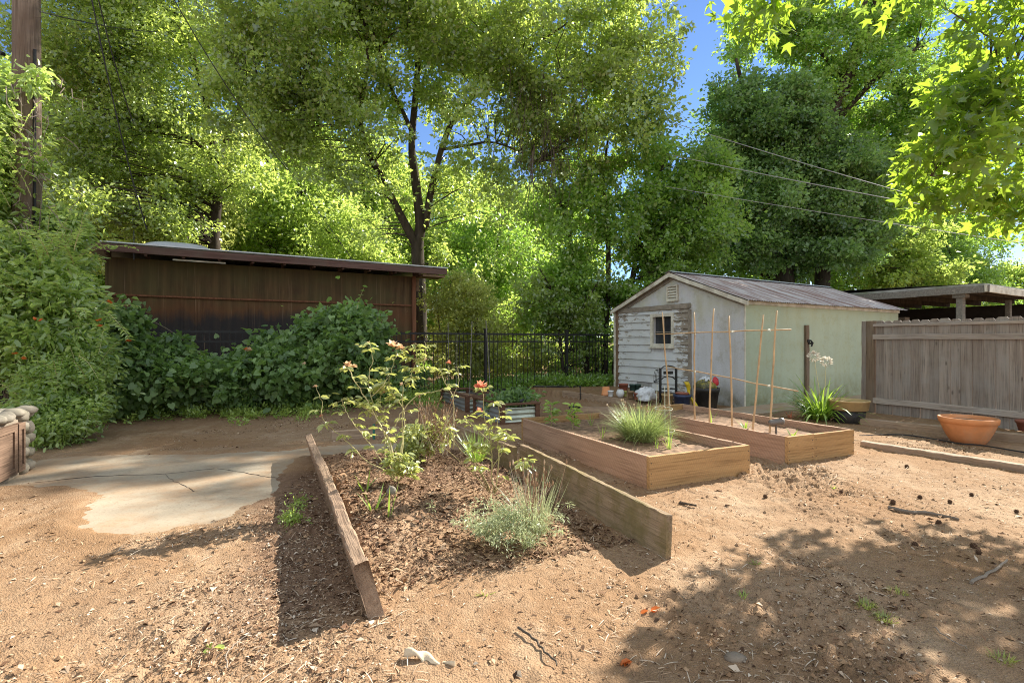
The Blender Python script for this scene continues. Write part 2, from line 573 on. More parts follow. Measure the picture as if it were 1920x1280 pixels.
def concrete_mat():
    m, nt = new_mat('concrete'); g = G(nt)
    v = g.obj()
    c = g.ramp(g.noise(v, 1.6, 5, 0.6), [(0.3, (0.315, 0.255, 0.182)), (0.7, (0.41, 0.345, 0.255))])
    c = g.mix(g.ramp(g.noise(v, 1.1, 6, 0.7), [(0.44, (0, 0, 0)), (0.60, (0.9, 0.9, 0.9))]), c, (0.34, 0.225, 0.135))
    c = g.mix(g.ramp(g.noise(v, 45, 4, 0.7), [(0.33, (0.5, 0.5, 0.5)), (0.46, (0, 0, 0))]), c, (0.2, 0.15, 0.1))
    g.out(c, 0.9, g.bump(g.noise(v, 60, 5, 0.7), 0.4, 0.004), spec=0.15)
    return m


def stucco_mat(name, col, stain, z0=0.0, z1=0.62):
    """painted wall with mildew blotches and a dirty splash band at the foot"""
    m, nt = new_mat(name); g = G(nt)
    v = g.obj()
    sep = g.n('SeparateXYZ', ins={0: v})
    c = g.ramp(g.noise(v, 1.3, 5, 0.6), [(0.3, [x * 0.86 for x in col]), (0.7, col)])
    n = g.noise(v, 3.0, 8, 0.78)
    c = g.mix(g.math('MULTIPLY', g.ramp(g.noise(g.mapping(v, (3.5, 3.5, .5)), 1.0, 6, .7), [(0.45, (0, 0, 0)), (0.7, (1, 1, 1))]), 0.35), c, stain)
    c = g.mix(g.math('MULTIPLY', g.ramp(n, [(0.52, (0, 0, 0)), (0.68, (1, 1, 1))]), 0.7), c, stain)
    f = g.n('MapRange', ins={0: sep.outputs[2], 1: z0, 2: z1, 3: 1.0, 4: 0.0}).outputs[0]
    f = g.math('MULTIPLY', f, g.ramp(g.noise(v, 5, 5, 0.7), [(0.3, (0.1, 0.1, 0.1)), (0.6, (1, 1, 1))]))
    c = g.mix(f, c, [x * 0.62 for x in stain])
    hair = g.n('TexVoronoi', feature='DISTANCE_TO_EDGE', ins={'Scale': 1.1}); nt.links.new(g.n('VectorMath', operation='ADD', ins={0: g.mapping(v, (1, 1, .55)), 1: g.n('VectorMath', operation='SCALE', ins={0: g.n('TexNoise', ins={'Vector': v, 'Scale': 3.0, 'Detail': 5}).outputs['Color'], 'Scale': .35}).outputs[0]}).outputs[0], hair.inputs['Vector'])
    c = g.mix(g.ramp(hair.outputs['Distance'], [(0.0, (0.22, 0.22, 0.22)), (0.004, (0, 0, 0))]), c, [x * 0.5 for x in stain])
    top = g.n('MapRange', ins={0: sep.outputs[2], 1: 1.5, 2: 2.1, 3: 0.0, 4: 0.55}).outputs[0]
    c = g.mix(g.math('MULTIPLY', top, g.ramp(g.noise(v, 1.6, 5, .65), [(0.35, (0, 0, 0)), (0.65, (1, 1, 1))])), c, (0.50, 0.50, 0.30))
    sp = g.noise(v, 30, 4, 0.8)
    c = g.mix(g.ramp(sp, [(0.70, (0, 0, 0)), (0.76, (0.8, 0.8, 0.8))]), c, [x * 0.35 for x in stain])
    g.out(c, 0.85, g.bump(g.noise(v, 45, 5, 0.7), 0.55, 0.012), spec=0.2)
    return m


def siding_mat():
    """white paint peeling off grey clapboards"""
    m, nt = new_mat('peeling_paint'); g = G(nt)
    v = g.obj()
    sep = g.n('SeparateXYZ', ins={0: v})
    wood = g.ramp(g.noise(g.mapping(v, (30, 1.5, 40)), 1.0, 4, 0.6), [(0.3, (0.16, 0.13, 0.10)), (0.7, (0.34, 0.29, 0.23))])
    paint = g.ramp(g.noise(v, 2.0, 4, 0.6), [(0.3, (0.54, 0.57, 0.57)), (0.7, (0.66, 0.68, 0.68))])
    n = g.noise(g.mapping(v, (6, 4.0, 14)), 1.0, 6, 0.75)
    # bare zones: beside the trim at the right, under the eave, some boards at the left
    yr = g.n('MapRange', ins={0: sep.outputs[1], 1: 1.32, 2: 1.95, 3: 0.20, 4: 0.0}).outputs[0]
    yl = g.n('MapRange', ins={0: sep.outputs[1], 1: 3.0, 2: 3.6, 3: 0.0, 4: 0.09}).outputs[0]
    zt = g.n('MapRange', ins={0: sep.outputs[2], 1: 0.9, 2: 2.0, 3: -0.04, 4: 0.05}).outputs[0]
    f = g.math('ADD', g.math('ADD', n, yr), g.math('ADD', yl, zt))
    k = g.ramp(f, [(0.60, (0, 0, 0)), (0.63, (1, 1, 1))])
    c = g.mix(k, paint, wood)
    c = g.mix(g.math('MULTIPLY', g.ramp(g.noise(v, 4, 5, 0.7), [(0.42, (0, 0, 0)), (0.7, (1, 1, 1))]), 0.45), c, (0.40, 0.39, 0.32))
    g.out(c, 0.75, g.bump(g.math('SUBTRACT', 0.0, k), 0.5, 0.003), spec=0.25)
    return m


def panel_mat():
    """old reddish plywood, stained black towards the foot"""
    m, nt = new_mat('stained_plywood'); g = G(nt)
    v = g.obj()
    sep = g.n('SeparateXYZ', ins={0: v})
    n1 = g.noise(g.mapping(v, (9, 9, 0.5)), 1.0, 5, 0.65)
    c = g.ramp(n1, [(0.3, (0.042, 0.026, 0.013)), (0.5, (0.085, 0.050, 0.023)), (0.72, (0.155, 0.092, 0.042))])
    n2 = g.noise(v, 0.9, 4, 0.6)
    c = g.mix(g.ramp(n2, [(0.4, (0, 0, 0)), (0.65, (0.75, 0.75, 0.75))]), c, (0.085, 0.075, 0.03))
    zz = g.math('ADD', sep.outputs[2], g.math('MULTIPLY', g.noise(g.mapping(v, (2.2, 2, 0.4)), 1.0, 5, 0.7), 0.9))
    band = g.ramp(g.math('DIVIDE', zz, 3.0), [(0.73, (1, 1, 1)), (0.81, (0, 0, 0))])
    ox = g.ramp(g.math('DIVIDE', zz, 3.0), [(0.70, (0, 0, 0)), (0.80, (0.6, 0.6, 0.6)), (0.92, (0, 0, 0))])
    c = g.mix(ox, c, (0.13, 0.052, 0.022))
    xk = g.n('MapRange', ins={0: sep.outputs[0], 1: 4.0, 2: 5.6, 3: 1.0, 4: 0.0}).outputs[0]
    c = g.mix(g.math('MULTIPLY', g.math('MULTIPLY', band, xk), 0.82), c, (0.022, 0.022, 0.026))
    st = g.noise(g.mapping(v, (28, 28, 0.7)), 1.0, 3, 0.6)
    c = g.mix(g.ramp(st, [(0.60, (0, 0, 0)), (0.72, (0.45, 0.45, 0.45))]), c, (0.30, 0.20, 0.12))
    g.out(c, 0.8, g.bump(n1, 0.3, 0.004), spec=0.2)
    return m


def rust_roof_mat():
    m, nt = new_mat('rusted_tin'); g = G(nt)
    v = g.obj()
    n1 = g.noise(g.mapping(v, (8, 0.7, 0.7)), 1.0, 5, 0.7)
    n2 = g.noise(v, 2.2, 5, 0.7)
    rust = g.ramp(n2, [(0.3, (0.17, 0.095, 0.075)), (0.7, (0.29, 0.185, 0.15))])
    c = g.mix(g.ramp(n1, [(0.40, (0, 0, 0)), (0.57, (0.9, 0.9, 0.9))]), rust, (0.50, 0.48, 0.465))
    g.out(c, 0.6, g.bump(g.noise(v, 40, 3), 0.2, 0.004), spec=0.3)
    return m


def bark_mat(name, dark, light):
    m, nt = new_mat(name); g = G(nt)
    v = g.obj()
    n1 = g.noise(g.mapping(v, (9, 9, 1.8)), 1.0, 5, 0.65)
    c = g.ramp(n1, [(0.3, dark), (0.7, light)])
    g.out(c, 0.95, g.bump(n1, 0.8, 0.03), spec=0.1)
    return m


def tone_mat(name, stops, rough=0.9, trans=0.0, spec=0.15):
    m, nt = new_mat(name); g = G(nt)
    c = g.ramp(g.attr('tone'), stops)
    p = g.out(c, rough, spec=spec)
    return m


M = {}
M['dirt'] = ground_mat()
M['concrete'] = concrete_mat()
M['oak_leaf'] = leaf_mat('oak_leaf', (0.050, 0.082, 0.018), (0.30, 0.40, 0.13), (0.70, 0.86, 0.16), 0.50, 0.09, 0.35)
M['dark_leaf'] = leaf_mat('dark_leaf', (0.040, 0.095, 0.028), (0.21, 0.34, 0.11), (0.40, 0.64, 0.13), 0.42, 0.06, 0.45)
M['maple_leaf'] = leaf_mat('maple_leaf', (0.062, 0.125, 0.020), (0.28, 0.43, 0.09), (0.56, 0.84, 0.12), 0.48, 0.07, 0.38)
M['far_leaf'] = leaf_mat('far_leaf', (0.09, 0.15, 0.03), (0.32, 0.43, 0.11), (0.70, 0.88, 0.17), 0.52, 0.04)
M['yellow_leaf'] = leaf_mat('yellow_leaf', (0.16, 0.20, 0.04), (0.44, 0.48, 0.14), (0.78, 0.82, 0.22), 0.50, 0.05)
M['star_leaf'] = leaf_mat('star_leaf', (0.06, 0.12, 0.012), (0.16, 0.26, 0.035), (0.52, 0.74, 0.06), 0.50, 0.06)
M['vine_leaf'] = leaf_mat('vine_leaf', (0.12, 0.20, 0.04), (0.42, 0.53, 0.18), (0.66, 0.84, 0.18), 0.48, 0.07)
M['heart_leaf'] = leaf_mat('heart_leaf', (0.060, 0.12, 0.034), (0.24, 0.36, 0.12), (0.38, 0.60, 0.11), 0.38, 0.05, 0.55)
M['weed_leaf'] = leaf_mat('weed_leaf', (0.18, 0.29, 0.055), (0.42, 0.54, 0.13), (0.62, 0.78, 0.14), 0.42, 0.04)
M['rose_leaf'] = leaf_mat('rose_leaf', (0.20, 0.25, 0.06), (0.46, 0.48, 0.18), (0.62, 0.66, 0.16), 0.42, 0.08)
M['strap_leaf'] = leaf_mat('strap_leaf', (0.11, 0.22, 0.03), (0.30, 0.45, 0.08), (0.46, 0.66, 0.08), 0.40, 0.10)
M['chive_leaf'] = leaf_mat('chive_leaf', (0.20, 0.27, 0.08), (0.46, 0.53, 0.23), (0.50, 0.60, 0.20), 0.35, 0.06)
M['silver_leaf'] = leaf_mat('silver_leaf', (0.24, 0.29, 0.13), (0.54, 0.58, 0.36), (0.50, 0.56, 0.28), 0.40, 0.04)
M['cane'] = tone_mat('cane', [(0, (0.22, 0.16, 0.075)), (0.5, (0.42, 0.38, 0.17)), (1, (0.60, 0.53, 0.30))], 0.7)
M['bark'] = bark_mat('bark', (0.045, 0.034, 0.026), (0.15, 0.118, 0.09))
M['dark_bark'] = bark_mat('dark_bark', (0.025, 0.02, 0.016), (0.085, 0.068, 0.052))
M['twig'] = tone_mat('twig', [(0, (0.035, 0.027, 0.02)), (0.5, (0.10, 0.08, 0.06)), (1, (0.28, 0.23, 0.18))])
M['pole_wood'] = wood_mat('pole_wood', (0.12, 0.085, 0.06), (0.32, 0.25, 0.195), 2, (0.15, 0.10, 0.07), 0.6, 1.0)
M['plank_old'] = wood_mat('plank_old', (0.22, 0.14, 0.088), (0.52, 0.37, 0.25), 0, (0.34, 0.23, 0.16), 0.5, 1.6, bump=1.0)
M['plank_moss'] = wood_mat('plank_moss', (0.23, 0.155, 0.095), (0.45, 0.325, 0.21), 0, (0.27, 0.21, 0.12), 0.6, 1.0, moss=(0.17, 0.135, 0.045))
M['bed_x'] = wood_mat('bed_board_front', (0.42, 0.245, 0.105), (0.60, 0.375, 0.17), 0, (0.47, 0.28, 0.13), 0.5, 0.6, saw=True)  # golden light bounced off the ground is put into the front colour
M['bed_y'] = wood_mat('bed_board_side', (0.42, 0.255, 0.165), (0.62, 0.41, 0.28), 1, (0.38, 0.25, 0.16), 0.6, 0.6, saw=True)  # same boards, the pinkish look of their shaded side put into the colour
M['edging'] = wood_mat('edging_timber', (0.30, 0.205, 0.13), (0.54, 0.40, 0.27), 0, (0.34, 0.26, 0.20), 0.5, 0.9)
M['fence_v'] = wood_mat('fence_board', (0.21, 0.17, 0.14), (0.44, 0.37, 0.31), 2, (0.37, 0.35, 0.32), 0.6, 0.8)
M['fence_h'] = wood_mat('fence_rail', (0.32, 0.27, 0.23), (0.58, 0.50, 0.42), 0, (0.46, 0.43, 0.40), 0.5, 0.9)
M['post'] = wood_mat('post_wood', (0.135, 0.095, 0.062), (0.28, 0.205, 0.14), 2, (0.2, 0.17, 0.14), 0.5, 0.9)
M['beam_grey'] = wood_mat('beam_grey', (0.13, 0.12, 0.10), (0.33, 0.31, 0.27), 0, (0.2, 0.2, 0.18), 0.5, 0.8)
M['fascia'] = wood_mat('fascia_red', (0.085, 0.045, 0.036), (0.17, 0.098, 0.082), 0, (0.12, 0.09, 0.07), 0.6, 0.6)
M['redwood'] = wood_mat('redwood_post', (0.14, 0.058, 0.03), (0.27, 0.125, 0.065), 2)
M['cabinet'] = wood_mat('cabinet_wood', (0.12, 0.075, 0.05), (0.26, 0.17, 0.115), 0)
M['brown_frame'] = wood_mat('brown_frame', (0.11, 0.055, 0.032), (0.21, 0.115, 0.07), 0)
M['panel'] = panel_mat()
M['stucco'] = stucco_mat('stucco_front', (0.60, 0.615, 0.63), (0.33, 0.31, 0.22))  # same paint as the side wall, bluish sky reflection put into the colour
M['stucco_side'] = stucco_mat('stucco_side', (0.44, 0.515, 0.39), (0.36, 0.36, 0.20))  # same paint as the front, the different light on it put into the colour
M['siding'] = siding_mat()
M['trim'] = plain_mat('trim_paint', (0.62, 0.60, 0.50), 0.7, 0.2, 5, dirt=(0.28, 0.23, 0.17), dirt_amt=0.7)
M['trim_grey'] = plain_mat('bare_trim', (0.26, 0.225, 0.18), 0.85, 0.3, 8)
M['trim_brown'] = plain_mat('corner_board', (0.19, 0.125, 0.075), 0.85, 0.3, 8)
M['roof_tin'] = rust_roof_mat()
M['roof_flat'] = plain_mat('roof_felt', (0.30, 0.31, 0.29), 0.85, 0.3, 3, dirt=(0.10, 0.13, 0.04), dirt_amt=0.7)
M['flashing'] = plain_mat('flashing', (0.50, 0.52, 0.53), 0.5, 0.15, 4, metal=0.3)
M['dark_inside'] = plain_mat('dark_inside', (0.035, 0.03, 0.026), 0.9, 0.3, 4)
M['glass_dark'] = plain_mat('window_pane', (0.035, 0.038, 0.042), 0.12, 0.3, 3, bump=0.02, spec=0.6)
M['dome'] = plain_mat('skylight_dome', (0.36, 0.38, 0.39), 0.35, 0.1, 3, bump=0.02)
M['screw'] = plain_mat('screw_head', (0.10, 0.085, 0.07), 0.5, 0.2, 30, metal=0.5)
M['iron'] = plain_mat('black_iron', (0.018, 0.018, 0.018), 0.5, 0.2, 10)
M['black_plastic'] = plain_mat('black_plastic', (0.03, 0.03, 0.03), 0.5, 0.2, 6, dirt=(0.14, 0.11, 0.08), dirt_amt=0.4)
M['grey_metal'] = plain_mat('grey_metal', (0.16, 0.145, 0.13), 0.55, 0.2, 10, metal=0.3)
M['corrugated'] = plain_mat('corrugated_steel', (0.50, 0.54, 0.46), 0.4, 0.2, 5, metal=0.5)
M['corrugated_dark'] = plain_mat('corrugated_shade', (0.34, 0.35, 0.36), 0.45, 0.2, 5, metal=0.5)  # darker copy of the same steel, shade of the side panels put into the colour
M['terracotta'] = plain_mat('terracotta', (0.66, 0.27, 0.105), 0.75, 0.2, 4, dirt=(0.44, 0.30, 0.20), dirt_amt=0.5)
M['terracotta_dark'] = plain_mat('terracotta_dark', (0.27, 0.095, 0.06), 0.75, 0.2, 6)
M['tan_pot'] = plain_mat('tan_plastic', (0.50, 0.35, 0.165), 0.6, 0.15, 5, dirt=(0.3, 0.22, 0.12), dirt_amt=0.4)
M['white_pot'] = plain_mat('white_glaze', (0.70, 0.71, 0.70), 0.4, 0.1, 8)
M['green_pot'] = plain_mat('green_plastic', (0.035, 0.075, 0.06), 0.5, 0.2, 8)
M['blue_pot'] = plain_mat('blue_glaze', (0.035, 0.048, 0.095), 0.35, 0.3, 8)
M['brown_pot'] = plain_mat('brown_clay', (0.26, 0.165, 0.095), 0.8, 0.2, 8)
M['lime_pot'] = plain_mat('lime_glaze', (0.42, 0.44, 0.13), 0.5, 0.2, 8)
M['bag_white'] = plain_mat('white_film', (0.62, 0.64, 0.65), 0.35, 0.2, 9, dirt=(0.16, 0.15, 0.13), dirt_amt=0.8)
M['bag_yellow'] = plain_mat('yellow_film', (0.68, 0.50, 0.03), 0.35, 0.15, 9)
M['bag_dark'] = plain_mat('printed_film', (0.07, 0.07, 0.035), 0.35, 0.4, 12, dirt=(0.55, 0.45, 0.05), dirt_amt=0.7)
M['red_film'] = plain_mat('red_film', (0.5, 0.04, 0.05), 0.4, 0.2, 9)
M['bamboo'] = plain_mat('bamboo', (0.50, 0.34, 0.185), 0.55, 0.25, 9)
M['pale_wire'] = plain_mat('pale_wire', (0.48, 0.50, 0.40), 0.5, 0.15, 9)
M['wire'] = plain_mat('weathered_wire', (0.36, 0.35, 0.33), 0.55, 0.15, 2)
M['wire_dark'] = plain_mat('dark_wire', (0.03, 0.03, 0.03), 0.6, 0.15, 2)
M['river_stone'] = plain_mat('river_stone', (0.24, 0.21, 0.165), 0.9, 0.4, 5, dirt=(0.11, 0.11, 0.06), dirt_amt=0.7)
M['mortar'] = plain_mat('mortar', (0.24, 0.20, 0.15), 0.95, 0.3, 8)
M['soil'] = plain_mat('bed_soil', (0.25, 0.155, 0.092), 0.95, 0.45, 14, bump=0.9, bscale=70, dirt=(0.12, 0.07, 0.042), dirt_amt=0.8)
M['litter'] = tone_mat('leaf_litter', [(0, (0.05, 0.028, 0.018)), (0.3, (0.16, 0.088, 0.05)), (0.6, (0.32, 0.20, 0.115)), (0.85, (0.48, 0.35, 0.23)), (1, (0.62, 0.52, 0.40))])
M['clod'] = tone_mat('dirt_clods', [(0, (0.16, 0.095, 0.052)), (0.35, (0.24, 0.145, 0.08)), (0.75, (0.34, 0.21, 0.115)), (0.92, (0.45, 0.31, 0.19)), (1, (0.60, 0.52, 0.42))], 0.95)
M['seed'] = plain_mat('seed_ball', (0.09, 0.05, 0.028), 0.9, 0.3, 30)
M['petal_coral'] = leaf_mat('petal_coral', (0.70, 0.22, 0.13), (0.86, 0.42, 0.28), (0.82, 0.32, 0.20), 0.4, 0.03)
M['petal_peach'] = leaf_mat('petal_peach', (0.62, 0.38, 0.22), (0.86, 0.66, 0.46), (0.80, 0.55, 0.32), 0.4, 0.03)
M['petal_white'] = leaf_mat('petal_white', (0.60, 0.54, 0.45), (0.82, 0.78, 0.70), (0.75, 0.68, 0.55), 0.4, 0.03)
M['petal_orange'] = leaf_mat('petal_orange', (0.60, 0.14, 0.03), (0.75, 0.26, 0.06), (0.7, 0.2, 0.05), 0.4, 0.03)
M['bark_curl'] = plain_mat('pale_bark', (0.62, 0.50, 0.34), 0.8, 0.2, 12)
M['stone'] = plain_mat('grey_stone', (0.24, 0.19, 0.14), 0.9, 0.3, 10, bump=0.6, bscale=30)
M['green_plastic'] = plain_mat('green_stake', (0.04, 0.16, 0.12), 0.5, 0.1, 6)
M['brick'] = plain_mat('rusty_mesh', (0.17, 0.10, 0.065), 0.9, 0.4, 30)

# ------------------------------------------------------------------ ground, concrete


def graded(lo, hi, f0, f1, step, grow, cap):
    c = list(np.arange(f0, f1, step))
    s = step; u = c[-1]
    while u < hi:
        s = min(s * grow, cap if u < 40 else 40); u += s; c.append(u)
    s = step; u = c[0]; l = []
    while u > lo:
        s = min(s * grow, cap if u > -40 else 40); u -= s; l.append(u)
    return np.array(l[::-1] + c)


gx = graded(-400, 400, -2.7, 3.6, 0.016, 1.02, 1.5)
gy = graded(-60, 600, 1.75, 5.0, 0.016, 1.02, 1.5)
XX, YY = np.meshgrid(gx, gy)
ZZ = gz(XX, YY)
V = np.stack([XX.ravel(), YY.ravel(), ZZ.ravel()], 1)
nx, ny = len(gx), len(gy)
idx = np.arange(nx * ny).reshape(ny, nx)
F = np.stack([idx[:-1, :-1], idx[:-1, 1:], idx[1:, 1:], idx[1:, :-1]], -1).reshape(-1, 4)
# soil colour darker towards the back; mulch colour in the rose bed and left of its beam
dark_soil = np.clip(sstep(7.5, 9.5, YY + 0.8 * fbm(XX, YY, 3, 5)) * 0.8, 0, 1)
gme = np_mesh('ground', V, F, dark_soil.ravel())
aa, bb = bed_ab(XX, YY)
mm = sstep(-0.02, 0.06, bb) * (1 - sstep(1.62, 1.72, bb)) * sstep(0.5, 1.3, aa + 0.9 * fbm(XX * 2.2, YY * 2.2, 3, 8)) * (1 - sstep(3.2, 3.5, aa))
mm2 = (1 - sstep(-0.05, 0.0, bb)) * sstep(-0.75, -0.4, bb + 0.25 * fbm(XX * 3, YY * 3, 3, 9)) * sstep(0.0, 0.4, aa) * (1 - sstep(2.9, 3.2, aa)) * 0.8
mk = np.clip(mm * (0.65 + 0.9 * fbm(XX * 3, YY * 3, 3, 18)) + mm2, 0, 1)
a_ = gme.attributes.new('mulch', 'FLOAT', 'POINT'); a_.data.foreach_set('value', mk.ravel().astype(np.float32))
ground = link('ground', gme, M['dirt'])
tag(ground, kind='structure')

# concrete apron: flat sheet just above the lowered soil, the dirt laps over its edge
mb = MB()
sv = [(x, y, 0.004) for x, y in SLAB_W]
mb.add(sv, [tuple(range(len(sv)))[::-1]])
slab = mb.build('concrete_path', M['concrete']); tag(slab, kind='structure')
if slab.data.polygons[0].normal.z < 0: slab.data.flip_normals()
# cracks between the pours: thin dark gaps filled with earth
cr = MB()
for pts in ([(312, 889), (330, 903), (352, 914), (368, 922)], [(405, 879), (450, 885), (490, 893), (520, 897)], [(0, 919), (60, 927), (118, 939)],
            [(72, 905), (180, 893), (312, 889), (405, 879)]):
    w = [gp(p[0] + random.uniform(-4, 4), p[1]) for p in pts]
    w = [Vector((p.x, p.y, 0.006)) for p in w]
    fine = []
    for p, q in zip(w[:-1], w[1:]):
        for k in range(5): fine.append(p.lerp(q, k / 5) + Vector((random.uniform(-.012, .012), random.uniform(-.012, .012), 0)))
    fine.append(w[-1])
    cr.tube(fine, [0.001 + 0.0025 * random.random() ** 2 for _ in fine], 4)
o = cr.build('concrete_path_crack', M['dark_inside']); tag(o, kind='structure')

mb = MB()
P0 = SHED0 - SX * 0.05 - SY * 0.0
q = [SHED0 - SX * 0.9 - SY * 0.75, SHED0 + SX * 7 - SY * 0.75, SHED0 + SX * 7 + SY * 0.02, SHED0 - SX * 0.9 + SY * 0.02]
mb.add([(p.x, p.y, 0.035) for p in q] + [(p.x, p.y, -0.1) for p in q], [(0, 1, 2, 3), (4, 5, 1, 0), (7, 4, 0, 3)])
o = mb.build('concrete_walk', M['concrete']); tag(o, kind='structure')

# ------------------------------------------------------------------ litter: what nobody could count


def scatter_litter():
    n = 520000
    x = rng.uniform(-4.5, 6.0, n); y = rng.uniform(1.8, 8.5, n)
    a, b = bed_ab(x, y)
    inbed = (b > 0.05) & (b < 1.66) & (a > 0.25) & (a < 3.6)
    leftstrip = (b < -0.02) & (b > -0.5) & (a > 0) & (a < 3)
    d = 0.10 + 1.05 * sstep(-0.08, 0.38, fbm(x * 0.8 + 4, y * 0.8, 3, 11) * .8 + .5 * fbm(x * 2.3, y * 2.3, 3, 80))
    d = d + 1.2 * inbed + 0.7 * leftstrip
    d = d * np.where(poly_sd(x, y, SLAB_W) < 0.0, 0.06, 1.0)
    d = d * np.clip(2.6 / y, 0.12, 1.3) * 0.62
    keep = rng.random(n) < d
    x, y = x[keep], y[keep]; inb = inbed[keep]
    n = len(x)
    z = gz(x, y) + rng.uniform(0.001, 0.006, n)
    ang = rng.uniform(0, 2 * math.pi, n)
    D = np.stack([np.cos(ang), np.sin(ang), rng.normal(0, 0.30, n)], 1)
    N = unit(np.stack([rng.normal(0, .33, n), rng.normal(0, .33, n), np.ones(n)], 1))
    big = rng.random(n)
    L = np.where(big < 0.94, rng.uniform(0.008, 0.030, n), rng.uniform(0.030, 0.060, n)) * np.where(inb, 1.3, rng.uniform(.5, 1.1, n))
    W = L * rng.uniform(0.15, 0.65, n)
    tone = np.clip(np.where(inb, 0.10 + 0.72 * rng.beta(1.3, 1.5, n), rng.beta(0.95, 0.85, n)), 0, 1)
    me = leaves_mesh('leaf_litter', np.stack([x, y, z], 1), D, N, L, W, tone, DIAMOND, 1.5)
    o = link('leaf_litter', me, M['litter'])
    tag(o, 'dry brown leaf bits and wood chips strewn over the dirt', 'litter', kind='stuff')


scatter_litter()


def scatter_clods():
    n = 120000
    x = rng.uniform(-4.5, 6.0, n); y = rng.uniform(1.8, 8.0, n)
    d = (0.06 + 0.9 * sstep(-0.08, 0.35, fbm(x * 0.8 + 4, y * 0.8, 3, 11))) * np.clip(2.4 / y, 0.1, 1.2)
    d = d * np.where(poly_sd(x, y, SLAB_W) < 0.0, 0.03, 1.0)
    keep = rng.random(n) < d * 0.6
    x, y = x[keep], y[keep]; n = len(x)
    r = 0.0028 + 0.013 * rng.random(n) ** 4.5
    z = gz(x, y) + r * 0.3
    base = np.array([(1, 0, 0), (0.3, 0.95, 0.1), (-0.8, 0.6, 0), (-0.8, -0.6, -0.1), (0.3, -0.95, 0), (0.1, 0.1, 0.8)])
    Fb = np.array([(0, 1, 5), (1, 2, 5), (2, 3, 5), (3, 4, 5), (4, 0, 5)])
    ang = rng.uniform(0, 6.28, n); ca, sa = np.cos(ang), np.sin(ang)
    bv = base[None] * (1 + rng.normal(0, .22, (n, 6, 3)))
    X = (bv[:, :, 0] * ca[:, None] - bv[:, :, 1] * sa[:, None]) * r[:, None] + x[:, None]
    Yv = (bv[:, :, 0] * sa[:, None] + bv[:, :, 1] * ca[:, None]) * r[:, None] + y[:, None]
    Z = bv[:, :, 2] * r[:, None] + z[:, None]
    V = np.stack([X, Yv, Z], -1).reshape(-1, 3)
    Fc = (Fb[None] + (np.arange(n) * 6)[:, None, None]).reshape(-1, 3)
    me = np_mesh('dirt_clods', V, Fc, np.repeat(rng.beta(3, 2, n), 6), False)
    o = link('dirt_clods', me, M['clod'])
    tag(o, 'small clods and pebbles on the bare dirt', 'dirt', kind='stuff')


scatter_clods()


def scatter_straw():
    n = 16000
    x = rng.uniform(-4.0, 5.0, n); y = 1.9 + 5.5 * rng.random(n) ** 1.5
    keep = (fbm(x * 0.9 + 2, y * 0.9, 3, 95) > -0.05) & (poly_sd(x, y, SLAB_W) > 0)
    x, y = x[keep], y[keep]; n = len(x)
    z = gz(x, y) + 0.004
    ang = rng.uniform(0, 6.28, n)
    D = np.stack([np.cos(ang), np.sin(ang), rng.normal(0, 0.12, n)], 1)
    N = unit(np.stack([rng.normal(0, .3, n), rng.normal(0, .3, n), np.ones(n)], 1))
    L = rng.uniform(0.02, 0.085, n); W = rng.uniform(0.002, 0.0045, n)
    o = link('straw', leaves_mesh('straw', np.stack([x, y, z], 1), D, N, L, W, rng.uniform(0.45, 1, n), BLADE, 0.5), M['litter'])
    tag(o, 'dry straw and fine twigs lying on the dirt', 'straw', kind='stuff')


scatter_straw()

# ------------------------------------------------------------------ stucco shed with the rusty roof
WALL_H = 2.10; RIDGE = 2.80; SW = 3.60; SL = 6.20
shed = empty('garden_shed', SHED0, ANG_S, 'small white gabled shed with peeling clapboards and a rusty tin roof', 'shed')


def wall_grid(name, pts_fn, nu, nv, m, parent):
    pass


mb = MB()                                              # gable wall, 12 cm thick, opening cut for the window
WY0, WY1, WZ0, WZ1 = 1.83, 2.39, 1.25, 1.87
th = 0.12
zz = [-0.3, WZ0, WZ1, WALL_H]
ys = [0.0, WY0, WY1, SW]
for i in range(3):
    for k in range(3):
        if i == 1 and k == 1: continue
        y0, y1, z0, z1 = ys[i], ys[i + 1], zz[k], zz[k + 1]
        mb.add([(0, y0, z0), (0, y1, z0), (0, y1, z1), (0, y0, z1)], [(0, 3, 2, 1)][::1])
mb.add([(0, 0, WALL_H), (0, SW, WALL_H), (0, SW / 2, RIDGE)], [(0, 2, 1)])
# reveal of the opening
mb.add([(0, WY0, WZ0), (0, WY1, WZ0), (0, WY1, WZ1), (0, WY0, WZ1), (th, WY0, WZ0), (th, WY1, WZ0), (th, WY1, WZ1), (th, WY0, WZ1)],
       [(0, 1, 5, 4), (1, 2, 6, 5), (2, 3, 7, 6), (3, 0, 4, 7)])
mb.build('gable_wall', M['stucco'], shed)
mb = MB()
mb.add([(0, 0, -0.3), (SL, 0, -0.3), (SL, 0, WALL_H), (0, 0, WALL_H)], [(0, 1, 2, 3)])
mb.add([(SL, 0, -0.3), (SL, SW, -0.3), (SL, SW, WALL_H), (SL, SW / 2, RIDGE), (SL, 0, WALL_H)], [(0, 1, 2, 3, 4)])
mb.add([(0, SW, -0.3), (SL, SW, -0.3), (SL, SW, WALL_H), (0, SW, WALL_H)], [(0, 3, 2, 1)])
mb.build('side_wall', M['stucco_side'], shed)

